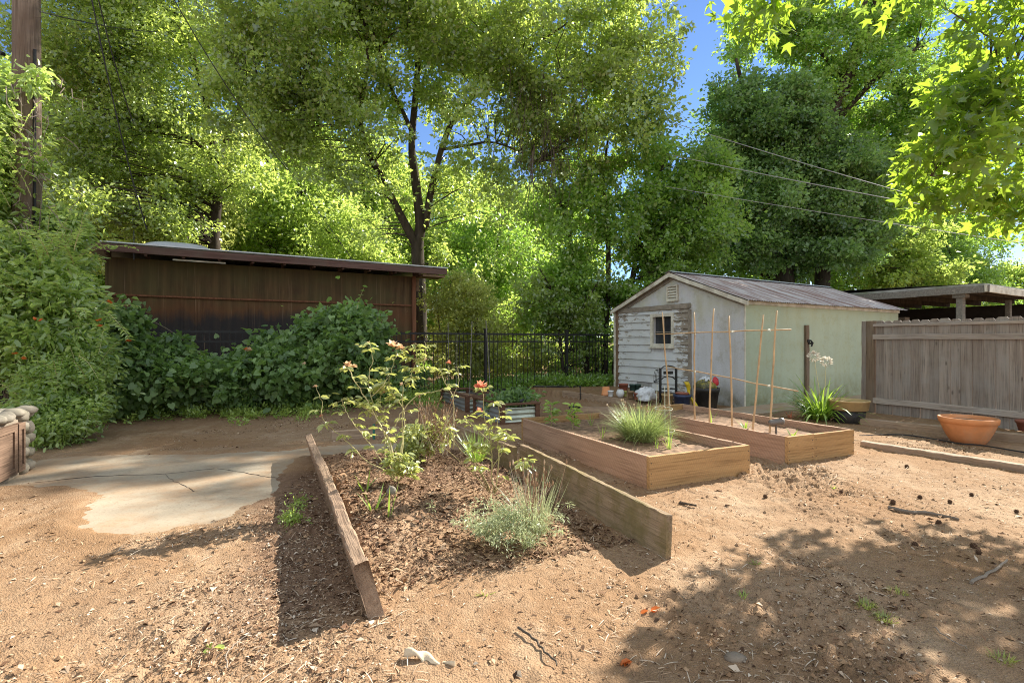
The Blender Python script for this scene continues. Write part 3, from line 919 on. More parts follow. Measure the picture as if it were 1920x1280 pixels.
# clapboards: tilted boards 18 cm high, in front of the gable wall
mb = MB()
bh = 0.178
zc = 0.16
R = random.Random(3)
while zc < 2.0:
    z1 = min(zc + bh, 2.03)
    segs = [(1.36, 3.57)]
    if z1 > WZ0 - 0.05 and zc < WZ1 + 0.05: segs = [(1.36, WY0 - 0.06), (WY1 + 0.06, 3.57)]
    if zc < 0.18: segs = [(1.36, 2.42), (2.92, 3.57)]
    for (y0, y1) in segs:
        n = max(2, int((y1 - y0) / 0.16))
        vs = []
        for i in range(n + 1):
            y = y0 + (y1 - y0) * i / n
            j = R.uniform(-0.004, 0.004)
            vs += [(-0.042 + j, y, zc + R.uniform(-.004, .004)), (-0.010, y, z1 + 0.01), (-0.002, y, zc + 0.004)]
        fs = []
        for i in range(n):
            a = i * 3
            fs += [(a, a + 1, a + 4, a + 3), (a + 2, a, a + 3, a + 5)]
        mb.add(vs, fs)
        mb.add([vs[0], vs[1], vs[2]], [(0, 2, 1)]); mb.add([vs[-3], vs[-2], vs[-1]], [(0, 1, 2)])
    zc += bh
mb.build('clapboard_siding', M['siding'], shed)

mb = MB(); mb.beam(2.32, 0.035, 0.11, 0.004, 0.12, o=(0, 1.30, 2.02), ax=1)
mb.v = [(x - 0.037, y, z) for x, y, z in mb.v]
mb.v = [(x - .012, y, z) for x, y, z in mb.v]
mb.build('head_trim', M['trim_grey'], shed)
mb = MB(); mb.beam(2.0, 0.035, 0.075, 0.003, 0.12, o=(-0.036, 1.285, 0.0), ax=2)
mb.build('siding_edge_trim', M['trim_grey'], shed)
mb = MB(); mb.beam(2.28, 0.05, 0.09, 0.004, 0.12, o=(-0.045, 3.57, -0.18), ax=2)
mb.build('corner_board', M['trim_brown'], shed)
mb = MB(); mb.beam(2.26, 0.03, 0.07, 0.003, 0.12, o=(-0.05, 3.662, -0.18), ax=2)
mb.build('corner_trim', M['trim'], shed)
mb = MB(); mb.beam(2.10, 0.022, 0.03, 0.002, 0.12, o=(-0.022, -0.022, -0.02), ax=2)
mb.build('corner_bead', M['trim'], shed)

win = MB()
fw = 0.075
for (y0, y1, z0, z1) in ((WY0 - fw, WY0, WZ0 - fw, WZ1 + fw), (WY1, WY1 + fw, WZ0 - fw, WZ1 + fw), (WY0, WY1, WZ1, WZ1 + fw), (WY0, WY1, WZ0 - fw, WZ0)):
    win.box(-0.042, 0.012, y0, y1, z0, z1)
wo = win.build('window', M['trim'], shed)
mb = MB(); mb.box(0.062, 0.07, WY0 + 0.002, WY1 - 0.002, WZ0 + 0.002, WZ1 - 0.002); mb.build('pane', M['glass_dark'], wo)
mb = MB()
mb.box(0.045, 0.060, (WY0 + WY1) / 2 - 0.008, (WY0 + WY1) / 2 + 0.008, WZ0 + 0.003, WZ1 - 0.003)
mb.box(0.047, 0.058, WY0 + 0.003, WY1 - 0.003, WZ0 + 0.26, WZ0 + 0.275)
mb.build('muntin', M['trim_grey'], wo)
mb = MB(); mb.box(-0.075, 0.0, WY0 - 0.10, WY1 + 0.10, WZ0 - fw - 0.03, WZ0 - fw - 0.001); mb.build('sill', M['trim'], wo)

# louvred vent in the gable
mb = MB()
VY0, VY1, VZ0, VZ1 = 1.64, 1.96, 2.20, 2.56
for (y0, y1, z0, z1) in ((VY0, VY0 + .03, VZ0, VZ1), (VY1 - .03, VY1, VZ0, VZ1), (VY0 + .03, VY1 - .03, VZ0, VZ0 + .03), (VY0 + .03, VY1 - .03, VZ1 - .03, VZ1)):
    mb.box(-0.05, -0.003, y0, y1, z0, z1)
vent = mb.build('gable_vent', M['trim'], shed)
mb = MB()
for k in range(5):
    z = VZ0 + 0.035 + k * 0.06
    mb.add([(-0.048, VY0 + .031, z), (-0.048, VY1 - .031, z), (-0.006, VY1 - .031, z + 0.05), (-0.006, VY0 + .031, z + 0.05),
            (-0.040, VY0 + .031, z - 0.008), (-0.040, VY1 - .031, z - 0.008)], [(0, 3, 2, 1), (0, 1, 5, 4)])
mb.build('louvre', M['trim'], vent)
mb = MB(); mb.box(-0.006, -0.002, 2.44, 2.90, 0.02, 0.20); mb.build('crawl_vent', M['brick'], shed)

# roof: corrugated sheets on both slopes, ridge cap, rake boards
OH, EH = 0.14, 0.16
slope = math.atan2(RIDGE - WALL_H, SW / 2)
rl = SW / 2 / math.cos(slope) + EH


def roof_side(sgn):
    x = np.arange(-OH, SL + OH, 0.0125); v = np.linspace(0, 1, 13)
    X, Vv = np.meshgrid(x, v)
    run = Vv * rl
    wob = 0.008 * fbm(X * 1.1 + 3 * sgn, Vv * 3, 2, 4)
    off = 0.010 * np.sin(X / 0.0762 * 2 * math.pi) + 0.05 + wob
    y = SW / 2 - sgn * (run * math.cos(slope) + off * -math.sin(slope) * -1 * 0)
    z = RIDGE - run * math.sin(slope) + off
    n0, n1 = X.shape[1], X.shape[0]
    ii = np.arange(n0 * n1).reshape(n1, n0)
    F = np.stack([ii[:-1, :-1], ii[1:, :-1], ii[1:, 1:], ii[:-1, 1:]], -1).reshape(-1, 4)
    if sgn < 0: F = F[:, ::-1]
    me = np_mesh('roof', np.stack([X.ravel(), y.ravel(), z.ravel()], 1), F, np.zeros(X.size))
    return link('roof', me, M['roof_tin'], shed)


r1 = roof_side(1); roof_side(-1)
mb = MB()
for sgn in (1, -1):
    mb.add([(-OH - .01, SW / 2, RIDGE + 0.085), (SL + OH, SW / 2, RIDGE + 0.085), (SL + OH, SW / 2 - sgn * 0.14, RIDGE + 0.085 - 0.14 * math.tan(slope) + .005), (-OH - .01, SW / 2 - sgn * 0.14, RIDGE + 0.085 - 0.14 * math.tan(slope) + .005)],
           [(0, 1, 2, 3) if sgn < 0 else (3, 2, 1, 0)])
mb.build('ridge_cap', M['flashing'], r1)


def rake(x0, x1, drop0, drop1, m, name, ext):
    for sgn in (1, -1):
        mb = MB()
        def pt(u, d): return (SW / 2 - sgn * u * math.cos(slope), RIDGE + 0.036 - u * math.sin(slope) - d)
        L = rl + ext
        n = 14; vs = []
        for i in range(n + 1):
            u = L * i / n
            j = random.uniform(-.003, .003)
            for (x, d) in ((x0, drop0 + j), (x1, drop0 + j), (x1, drop1 + j), (x0, drop1 + j)):
                y, z = pt(u, d); vs.append((x, y, z))
        fs = []
        for i in range(n):
            for k in range(4):
                k2 = (k + 1) % 4
                fs.append((i * 4 + k, i * 4 + k2, (i + 1) * 4 + k2, (i + 1) * 4 + k) if sgn < 0 else (i * 4 + k, (i + 1) * 4 + k, (i + 1) * 4 + k2, i * 4 + k2))
        fs.append((0, 1, 2, 3)); fs.append(tuple(n * 4 + k for k in (3, 2, 1, 0)))
        mb.add(vs, fs); mb.build(name, m, shed)


rake(-OH, -OH + 0.03, 0.0, 0.085, M['trim'], 'rake_board', 0.005)
rake(-0.028, -0.003, 0.02, 0.15, M['trim_grey'], 'frieze_board', -0.15)
mb = MB()
mb.beam(SL, 0.025, 0.07, 0.002, 0.2, o=(0.0, -0.03, WALL_H - 0.075)); mb.build('eave_trim', M['trim'], shed)

# timber nailed to the side wall with a latch, thin cable cover further along
mb = MB(); mb.beam(1.62, 0.115, 0.05, 0.003, 0.1, o=(2.0, -0.055, 0.03), ax=2)
po = mb.build('wall_timber', M['post'], shed)
mb = MB(); mb.box(2.06, 2.16, -0.085, -0.056, 1.24, 1.28); mb.tube([(2.1, -.08, 1.33), (2.14, -.11, 1.27), (2.12, -.09, 1.19)], 0.018, 6); mb.box(2.03, 2.09, -0.08, -0.056, 1.28, 1.34)
mb.build('latch', M['iron'], po)
mb = MB(); mb.box(4.42, 4.47, -0.03, -0.002, 0.85, 1.55); mb.build('cable_cover', M['beam_grey'], shed)

# ------------------------------------------------------------------ brown mono-pitch outbuilding at the left, behind the iron fence
BL0 = Vector((-7.77, 9.78, 0)); BLEN = 6.16; BDEP = 4.0; BTOP = 2.92
barn = empty('brown_outbuilding', BL0, math.atan2(0.502, 0.865), 'long low dark brown plywood outbuilding behind the black iron fence', 'outbuilding')
mb = MB()
mb.box(0, BLEN, 0, BDEP, -0.2, BTOP)
mb.build('plywood_wall', M['panel'], barn)
mb = MB()
for k, x in enumerate((0.0, 1.22, 1.46, 2.44, 3.66, 4.88)):
    mb.box(x, x + 0.035, -0.012, -0.0005, 0.0, BTOP - 0.01)
mb.build('seam_batten', M['panel'], barn)
mb = MB()
mb.beam(BLEN - 0.1, 0.03, 0.035, 0.002, 0.2, o=(0.02, -0.045, 2.18))
mb.build('cross_batten', M['redwood'], barn)
mb = MB(); mb.beam(BTOP, 0.10, 0.08, 0.003, 0.2, o=(BLEN - 0.09, -0.09, 0.0), ax=2)
mb.build('corner_post', M['redwood'], barn)
mb = MB()
mb.box(-0.30, BLEN + 0.62, -0.50, BDEP + 0.3, BTOP + 0.14, BTOP + 0.19)
rf = mb.build('roof', M['roof_flat'], barn)
mb = MB(); mb.beam(BLEN + 0.96, 0.045, 0.14, 0.003, 0.15, o=(-0.32, -0.548, BTOP + 0.03)); mb.build('fascia', M['fascia'], barn)
mb = MB(); mb.box(-0.33, BLEN + 0.66, -0.565, -0.49, BTOP + 0.192, BTOP + 0.215); mb.build('drip_edge', M['flashing'], barn)
for k in range(11):
    x = 0.05 + k * 0.605
    mb = MB(); mb.box(x, x + 0.045, -0.50, 0.0, BTOP + 0.0, BTOP + 0.139)
    mb.build('rafter_tail', M['fascia'], barn)
mb = MB(); mb.box(BLEN + 0.03, BLEN + 0.60, -0.5, -0.02, BTOP - 0.03, BTOP + 0.02); mb.box(BLEN + .001, BLEN + 0.12, 0.02, 0.12, BTOP - 0.35, BTOP - 0.04)
mb.build('overhang_soffit', M['trim_brown'], barn)
mb = MB(); mb.beam(0.9, 0.02, 0.03, 0.001, 0.2, o=(1.1, -0.40, BTOP - 0.04)); mb.build('lamp_batten', M['trim'], barn)
# bubble skylight
mb = MB()
pr = []
n = 10; sx, sy = 0.62, 0.42
for i in range(9):
    t = i / 8 * math.pi / 2
    pr.append((max(0, math.cos(t)) ** 0.7, 0.17 * math.sin(t)))
vs = []; fs = []; nn = 32
for i, (r, z) in enumerate(pr):
    for k in range(nn):
        t = 2 * math.pi * k / nn
        cx = math.copysign(abs(math.cos(t)) ** 0.6, math.cos(t)); cy = math.copysign(abs(math.sin(t)) ** 0.6, math.sin(t))
        vs.append((1.15 + sx * r * cx, 0.35 + sy * r * cy, BTOP + 0.25 + z))
for i in range(len(pr) - 1):
    for k in range(nn): fs.append((i * nn + k, i * nn + (k + 1) % nn, (i + 1) * nn + (k + 1) % nn, (i + 1) * nn + k))
mb.add(vs, fs)
sk = mb.build('skylight', M['dome'], rf, flat=False)
mb = MB(); mb.box(0.48, 1.82, -0.12, 0.82, BTOP + 0.191, BTOP + 0.252); mb.build('curb', M['flashing'], sk)
mb = MB(); mb.tube([(0.5, -0.51, BTOP - 0.1), (0.5, -0.515, BTOP + 0.45)], 0.008, 5); mb.build('antenna_rod', M['iron'], rf)

# ------------------------------------------------------------------ carport behind the board fence
CP = Vector((11.0, 11.9, 0))
car = empty('carport', CP, ANG_S, 'weathered grey open carport roof on posts showing above the board fence', 'carport')
mb = MB(); mb.box(0.02, 6.0, 0.02, 6.5, 2.60, 2.66); mb.add([(0.02, 0.02, 2.66), (6, 0.02, 2.66), (6, 6.5, 2.66), (0.02, 6.5, 2.66), (0.02, 3, 2.75), (6, 3, 2.75)], [(0, 1, 5, 4), (4, 5, 2, 3)])
mb.build('roof', M['roof_flat'], car)
mb = MB(); mb.beam(6.6, 0.04, 0.17, 0.006, 0.12, o=(0.02, -0.06, 2.44), ax=1); mb.build('fascia', M['beam_grey'], car)
mb = MB(); mb.beam(6.2, 0.04, 0.17, 0.004, 0.12, o=(-0.02, -0.03, 2.45)); mb.build('fascia', M['trim'], car)
for k in range(8):
    mb = MB(); mb.box(0.1, 5.9, 0.3 + k * 0.8, 0.36 + k * 0.8, 2.45, 2.584)
    mb.build('rafter', M['dark_bark'], car)  # dark colour carries the shade under the roof
mb = MB(); mb.beam(2.40, 0.15, 0.15, 0.004, 0.2, o=(0.15, 0.45, 0.0), ax=2); mb.box(0.10, 0.35, 0.40, 0.65, 2.36, 2.448); mb.build('post', M['beam_grey'], car)
mb = MB(); mb.beam(2.44, 0.12, 0.12, 0.004, 0.2, o=(0.3, 4.6, 0.0), ax=2); mb.build('post', M['beam_grey'], car)
mb = MB(); mb.beam(2.44, 0.12, 0.12, 0.004, 0.2, o=(3.4, 0.5, 0.0), ax=2); mb.build('post', M['beam_grey'], car)
mb = MB(); mb.box(0.06, 5.98, 0.06, 6.4, 2.585, 2.597); mb.build('underside_shade', M['dark_inside'], car)  # dark sheet added below the roof, the shade there put into its colour
mb = MB(); mb.box(5.9, 6.0, 0.1, 6.4, 0, 2.44); mb.box(0.05, 5.9, 6.35, 6.45, 0, 2.44); mb.build('back_wall', M['dark_inside'], car)  # near-black colour stands in for the shade inside the carport
mb = MB(); mb.box(2.2, 2.5, 2.5, 6.0, 1.85, 2.02); mb.box(2.2, 2.5, 2.6, 3.6, 1.6, 1.80); mb.build('stored_lumber', M['trim_grey'], car)

# ------------------------------------------------------------------ black iron fence (same direction as the shed's side wall)
FDIR = Vector((0.865, 0.502, 0)).normalized()
FP = Vector((2.75, 14.35, 0))
FLEN = 13.6
f0 = FP - FDIR * FLEN
fence = empty('iron_fence', f0, math.atan2(FDIR.y, FDIR.x), 'black iron picket fence running along the back of the yard', 'fence')
FH = 1.50
base = [gzs(*(f0 + FDIR * u).xy) for u in np.arange(0, FLEN + 0.1, 0.1)]
for (a, b) in ((0, 2.42), (2.42, 4.84), (4.84, 7.26), (7.26, 9.68), (9.68, 12.1), (12.1, 13.6)):
    mb = MB()
    u = a + 0.11
    while u < b - 0.05:
        mb.box(u - 0.006, u + 0.006, -0.006, 0.006, 0.06, FH + 0.03); u += 0.108
    mb.build('picket_panel', M['iron'], fence)
mb = MB()
mb.box(0, FLEN, -0.016, 0.016, FH - 0.04, FH); mb.box(0, FLEN, -0.016, 0.016, FH - 0.22, FH - 0.185); mb.box(0, FLEN, -0.016, 0.016, 0.10, 0.135)
mb.build('rails', M['iron'], fence)
for u in (0.0, 2.42, 4.84, 7.26, 9.68, 12.1):
    mb = MB(); mb.box(u - 0.032, u + 0.032, -0.032, 0.032, -0.1, FH + 0.08); mb.box(u - .04, u + .04, -.04, .04, FH + .08, FH + .11)
    mb.build('post', M['iron'], fence)

# ------------------------------------------------------------------ board fence at the right
W0 = Vector((6.50, 9.30, 0)); WD = Vector((0.436, -0.90, 0)).normalized()
wf = empty('board_fence', W0, math.atan2(WD.y, WD.x), 'weathered grey dog-eared board fence with three rails at the right', 'fence')
WL = 5.6
u = 0.1; k = 0
R = random.Random(12)
while u < WL:
    w = R.uniform(0.125, 0.150); t = 0.019
    h = 1.665 + R.uniform(-0.012, 0.012)
    dg = 0.028
    out = [(u, 0.0), (u + w, 0.0), (u + w, h - dg), (u + w - dg, h), (u + dg, h), (u, h - dg)]
    lean = R.uniform(-.004, .004)
    vs = [(x, 0.0 + lean, z) for x, z in out] + [(x, t + lean, z) for x, z in out]
    n = 6
    mb = MB(); mb.add(vs, [tuple(range(n)), tuple(range(2 * n - 1, n - 1, -1))] + [(i, i + n, (i + 1) % n + n, (i + 1) % n)[::1] for i in range(n)])
    mb.build('board', M['fence_v'], wf)
    u += w + R.uniform(0.003, 0.009); k += 1
for (z, hh, tt) in ((1.565, 0.045, 0.035), (1.335, 0.09, 0.038), (0.19, 0.10, 0.04)):
    mb = MB(); mb.beam(WL, tt, hh, 0.003, 0.15, o=(0.06, -tt - 0.004, z)); mb.build('rail', M['fence_h'], wf)
mb = MB(); mb.beam(1.75, 0.13, 0.13, 0.003, 0.12, o=(-0.05, -0.05, -0.08), ax=2); mb.build('post', M['post'], wf)
mb = MB(); mb.beam(1.75, 0.09, 0.02, 0.003, 0.12, o=(-0.16, 0.02, -0.08), ax=2); mb.build('edge_board', M['fence_v'], wf)

# ------------------------------------------------------------------ river-stone wall with a wooden cabinet front at the left
SWL = Vector((-4.86, 5.20, 0)); sdv = -A
sw = empty('stone_wall', SWL, math.atan2(sdv.y, sdv.x), 'low river-stone planter wall with brown wooden cabinet doors at the left edge', 'stone wall')
# local x: towards the camera along the wall face, local y: to the right of it (outside = +y)
WLN, WTH, WHT = 2.2, 0.75, 0.62
mb = MB(); mb.box(0.02, WLN, -WTH, -0.03, -0.1, WHT - 0.05); mb.build('mortar_core', M['mortar'], sw)
mb = MB(); R = random.Random(5)


def stones(face):
    pass


z = 0.0
x = 0.0
rows = 5
for r_ in range(rows):
    zc = 0.07 + r_ * 0.125
    # end face (x = 0, far end) and the face to the right (y = 0)
    yy = -0.08
    while yy > -WTH:
        mb.blob((0.03, yy, zc + R.uniform(-.02, .02)), (0.055, R.uniform(.06, .095), R.uniform(.05, .07)), 9, 6, 0.12, R.randint(0, 9999)); yy -= 0.145
    xx = 0.05
    while xx < WLN:
        if xx < 0.22 or xx > 1.9:
            mb.blob((xx, -0.03, zc + R.uniform(-.02, .02)), (R.uniform(.06, .09), 0.06, R.uniform(.05, .07)), 9, 6, 0.12, R.randint(0, 9999))
        xx += 0.14
xx = 0.06
while xx < WLN:
    yy = -0.06
    while yy > -WTH:
        mb.blob((xx + R.uniform(-.03, .03), yy + R.uniform(-.02, .02), WHT - 0.02 + R.uniform(-.015, .015)), (R.uniform(.08, .12), R.uniform(.07, .10), 0.05), 10, 6, 0.1, R.randint(0, 9999)); yy -= 0.165
    xx += 0.17
mb.build('river_stones', M['river_stone'], sw, flat=False)
for (x0, x1) in ((0.26, 0.40), (0.43, 1.14), (1.17, 1.86)):
    mb = MB()
    mb.box(x0, x1, -0.029, 0.012, 0.06, 0.52)
    fr = 0.06 if x1 - x0 > 0.3 else 0.03
    for q in ((x0, x1, 0.46, 0.52), (x0, x1, 0.06, 0.12), (x0, x0 + fr, 0.121, 0.459), (x1 - fr, x1, 0.121, 0.459)):
        mb.box(q[0], q[1], 0.0125, 0.026, q[2], q[3])
    if x1 - x0 > 0.3: mb.box(x0 + 0.14, x1 - 0.14, 0.0125, 0.018, 0.19, 0.39)
    mb.build('cabinet_door', M['cabinet'], sw)

# ------------------------------------------------------------------ utility pole and wires
PX = at(50, 640, 7.6)
pole = empty('utility_pole', (PX.x, PX.y, 0), 0, 'tall weathered wooden utility pole rising out of the vines at the left', 'utility pole')
mb = MB()
prof = [(0.185, -0.2), (0.18, 1.0), (0.17, 3.0), (0.16, 6.0), (0.15, 9.5), (0.149, 9.52)]
mb.lathe(prof, 18); mb.build('shaft', M['pole_wood'], pole, flat=False)
mb = MB(); mb.beam(2.4, 0.10, 0.12, 0.003, 0.2, o=(-1.2, -0.27, 8.8)); mb.build('crossarm', M['beam_grey'], pole)
mb = MB(); mb.tube([(-1.6, -0.1, 5.95), (-0.7, -0.2, 5.75), (-0.16, -0.19, 5.45)], 0.035, 7); mb.tube([(0.17, -.05, 5.6), (0.17, -.06, 3)], 0.02, 5); mb.build('conduit', M['iron'], pole)


def wire(p, q, sag, rad, m, label, name='power_line'):
    p = Vector(p); q = Vector(q)
    pts = []
    for i in range(25):
        t = i / 24; v = p.lerp(q, t); v.z -= sag * 4 * t * (1 - t); pts.append(v)
    mb = MB(); mb.tube(pts, rad, 5)
    return tag(mb.build(name, m), label, 'wire', 'overhead wires')


wire(at(1030, 150, 18), at(1980, 440, 9.0), 0.15, 0.008, M['wire'], 'pale overhead wire, highest of three crossing above the white shed')
wire(at(1020, 235, 18), at(1960, 425, 9.2), 0.12, 0.009, M['wire'], 'pale overhead wire, middle of three crossing above the white shed')
wire(at(960, 295, 18.2), at(1960, 462, 9.4), 0.10, 0.006, M['wire'], 'thin overhead wire, lowest of three crossing above the white shed')
wire(at(470, 215, 13.5), at(668, 497, 12.9), 0.02, 0.007, M['wire_dark'], 'straight guy wire slanting down to the brown outbuilding roof', 'guy_wire')
wire(at(168, -20, 9), at(275, 430, 10.2), 0.25, 0.012, M['wire_dark'], 'dark cable slanting down through leaves right beside the utility pole')
wire(at(180, -20, 10), at(250, 230, 12.0), 0.15, 0.012, M['wire_dark'], 'short dark cable hanging high between the pole and the left trees')
wire(at(315, -20, 11), at(540, 320, 13.2), 0.2, 0.012, M['wire_dark'], 'dark cable slanting through the crowns left of the tall oak')
wire(at(75, 22, 7.4), at(330, 60, 14.0), 0.1, 0.009, M['wire_dark'], 'dark cable running from the pole top into the left trees')

# ------------------------------------------------------------------ trees


def limb_pts(spec, Y0=None):
    """[(px, py, Y, radius)] -> points, radii"""
    return [at(a, b, Y) for a, b, Y, r in spec], [r for *_, r in spec]


def smooth(pts, rad, k=4):
    out = []; ro = []
    n = len(pts)
    for i in range(n - 1):
        p0 = pts[max(i - 1, 0)]; p1 = pts[i]; p2 = pts[i + 1]; p3 = pts[min(i + 2, n - 1)]
        for j in range(k):
            t = j / k
            out.append(0.5 * ((2 * p1) + (p2 - p0) * t + (2 * p0 - 5 * p1 + 4 * p2 - p3) * t * t + (3 * p1 - p0 - 3 * p2 + p3) * t ** 3))
            ro.append(rad[i] + (rad[i + 1] - rad[i]) * t)
    out.append(pts[-1]); ro.append(rad[-1])
    return out, ro


def leaf_cloud(clumps, crad, per, L, Wf, sd, tonefn=None, tmpl=DIAMOND, flat=0.65, up=0.6, droop=0.25):
    """leaves gathered in clumps: clumps (n,3), crad (n)"""
    r = np.random.default_rng(sd)
    n = len(clumps)
    cnt = np.maximum(3, (per * (crad / crad.mean()) ** 2 * r.uniform(0.6, 1.4, n)).astype(int))
    ci = np.repeat(np.arange(n), cnt)
    m = len(ci)
    off = r.normal(0, 1, (m, 3))
    off = unit(off) * (r.random(m) ** 0.5)[:, None]
    off[:, 2] *= flat
    off *= np.exp(r.normal(0, .32, (n, 3)))[ci]
    stray = r.random(m) < .11
    off[stray] *= r.uniform(1.2, 2.3, (stray.sum(), 1))
    P = clumps[ci] + off * crad[ci][:, None]
    P[:, 2] = np.maximum(P[:, 2], .02)
    D = unit(off + r.normal(0, 0.7, (m, 3)) + np.array([0, 0, -droop]))
    N = unit(r.normal(0, 0.75, (m, 3)) + np.array([0, 0, up]))
    LL = L * r.uniform(0.5, 1.45, m)
    ct = r.normal(0.5, 0.27, n)
    tone = np.clip(ct[ci] + r.normal(0, 0.17, m), 0, 1)
    return leaves_arrays(P, D, N, LL, LL * Wf, tone, tmpl, r.uniform(-.6, 2.4, m) if tmpl is STAR else r.uniform(.4, 2.0, m))


def blob_clumps(blobs, sd):
    """blobs: (px, py, Y, rx_px, ry_px, rdepth_m, n, clump_radius_m)"""
    r = np.random.default_rng(sd)
    C = []; Rr = []
    for (px, py, Y, rx, ry, rd, n, cr) in blobs:
        c = np.array(at(px, py, Y)); k = Y / 960
        u = unit(r.normal(0, 1, (n, 3))) * (r.random(n) ** 0.42)[:, None]
        C.append(c + u * np.array([rx * k, rd, ry * k])); Rr.append(cr * r.uniform(0.65, 1.35, n))
    return np.concatenate(C), np.concatenate(Rr)


def twigs(mb, clumps, limbs, sd, r0=0.02, frac=1.0):
    R = random.Random(sd)
    allp = [(p, rr) for pts, rad in limbs for p, rr in zip(pts, rad)]
    A_ = np.array([tuple(p) for p, _ in allp])
    for c in clumps:
        if R.random() > frac: continue
        d = ((A_ - c) ** 2).sum(1) + 0.8 * np.maximum(0, A_[:, 2] - c[2] + 0.3) ** 2 * 4
        i = int(d.argmin())
        p = Vector(allp[i][0]); q = Vector(c)
        L = (q - p).length
        if L < 0.25: continue
        mid1 = p.lerp(q, 0.35) + Vector((R.uniform(-.1, .1), R.uniform(-.1, .1), R.uniform(0.02, .14))) * L
        mid2 = p.lerp(q, 0.7) + Vector((R.uniform(-.1, .1), R.uniform(-.1, .1), R.uniform(0.0, .12))) * L
        ra = min(allp[i][1] * 0.6, r0 * (0.5 + 0.35 * L))
        mb.tube([p, mid1, mid2, q], [ra, ra * 0.7, ra * 0.4, ra * 0.15], 4, cap=False)


def make_tree(name, label, cat, limbs, blobs, lm, bm, per, L, Wf, sd, tw=1.0, tmpl=DIAMOND, group=None, r0=0.02, base=None, up=0.6, flat=0.65, droop=0.25, dens=0.8, fine=1.0):
    lim = [smooth(*limb_pts(s)) for s in limbs]
    b = Vector(base) if base else Vector(lim[0][0][0])
    root = empty(name, b, 0, label, cat, group)
    C, Rr = blob_clumps([(*q[:6], max(3, int(q[6] * dens * fine)), q[7] * .9 / fine ** .45) for q in blobs], sd)
    mb = MB()
    for pts, rad in lim: mb.tube(pts, rad, 10)
    if tw > 0: twigs(mb, C, lim, sd, r0, tw)
    mb.v = [(x - b.x, y - b.y, z - b.z) for x, y, z in mb.v]
    mb.build('trunk', bm, root, flat=False)
    V, F, T = leaf_cloud(C, Rr, per / fine, L, Wf, sd, tmpl=tmpl, up=up, flat=flat, droop=droop)
    link('crown', np_mesh('crown', V - np.array(b), F, T), lm, root)
    return root


# tall forked oak behind the brown outbuilding
OAK = [
    [(786, 668, 16.2, .272), (786, 560, 16.2, .224), (784, 500, 16.2, .200), (783, 455, 16.2, .200), (788, 420, 16.1, .160), (778, 330, 15.9, .136), (772, 270, 15.8, .108), (780, 170, 15.6, .094), (786, 80, 15.4, .079), (792, -40, 15.2, .065), (800, -160, 15.0, .036)],
    [(783, 462, 16.2, .160), (765, 430, 16.0, .136), (735, 372, 15.6, .108), (708, 318, 15.3, .101), (682, 262, 15.0, .086), (676, 200, 14.8, .065), (690, 120, 14.6, .050), (680, 20, 14.4, .029)],
    [(684, 266, 15.0, .065), (660, 240, 14.7, .050), (600, 190, 14.2, .036), (520, 150, 13.8, .025), (450, 130, 13.4, .014)],
    [(778, 262, 15.8, .072), (758, 215, 15.4, .065), (735, 170, 15.0, .050), (700, 60, 14.5, .036), (670, -60, 14.2, .022)],
    [(796, 430, 16.1, .136), (812, 340, 15.9, .094), (838, 250, 15.6, .086), (868, 200, 15.4, .079), (905, 165, 15.2, .065), (960, 120, 14.9, .043), (1040, 60, 14.6, .029), (1120, 10, 14.4, .014)],
    [(830, 280, 15.6, .050), (880, 272, 15.3, .043), (930, 268, 15.0, .029), (1010, 300, 14.6, .018)],
    [(905, 165, 15.2, .043), (985, 170, 14.7, .036), (1080, 140, 14.4, .029), (1180, 100, 14.2, .022), (1290, 70, 14.0, .009)],
]
oak_blobs = [
    (760, 10, 15.2, 240, 120, 2.8, 110, .75), (560, 70, 14.5, 170, 130, 2.4, 100, .7), (640, 210, 14.6, 150, 90, 1.8, 62, .65),
    (500, 200, 14.2, 130, 70, 1.8, 44, .6), (900, 60, 15.0, 150, 120, 2.4, 84, .7), (1060, 110, 14.6, 150, 150, 2.2, 120, .65),
    (1190, 90, 14.2, 80, 110, 1.6, 44, .5), (1160, 230, 14.6, 110, 80, 1.6, 36, .55), (820, 170, 15.4, 120, 80, 1.8, 30, .56),
    (1000, 240, 14.8, 80, 110, 1.3, 34, .5), (720, 330, 15.4, 60, 60, 1.2, 18, .5), (860, 340, 15.6, 60, 70, 1.2, 20, .5),
    (560, 270, 14.3, 80, 40, 1.2, 14, .5), (760, -190, 15, 360, 120, 3.5, 120, .9), (1265, 90, 14.1, 26, 90, .7, 8, .38), (1080, 330, 15.0, 90, 60, 1.2, 18, .5),
    (830, 470, 15.9, 40, 30, .8, 8, .4), (720, 250, 13.6, 70, 60, .5, 6, .36), (830, 270, 13.8, 80, 50, .5, 6, .36), (620, 320, 14.0, 60, 50, .6, 12, .42), (940, 340, 14.6, 40, 80, .8, 14, .42), (900, 200, 13.8, 60, 60, .5, 12, .42), (780, 390, 14.6, 70, 30, .5, 4, .34), (1225, 190, 14.2, 50, 90, .8, 22, .42), (700, 440, 15.9, 60, 40, .8, 10, .4),
]
oak = make_tree('oak_tree', 'tall forked oak with two heavy limbs rising behind the brown outbuilding', 'tree', OAK, oak_blobs, M['oak_leaf'], M['dark_bark'], 230, .122, .6, 101, r0=.022, dens=.72, fine=1.35, tw=.6)

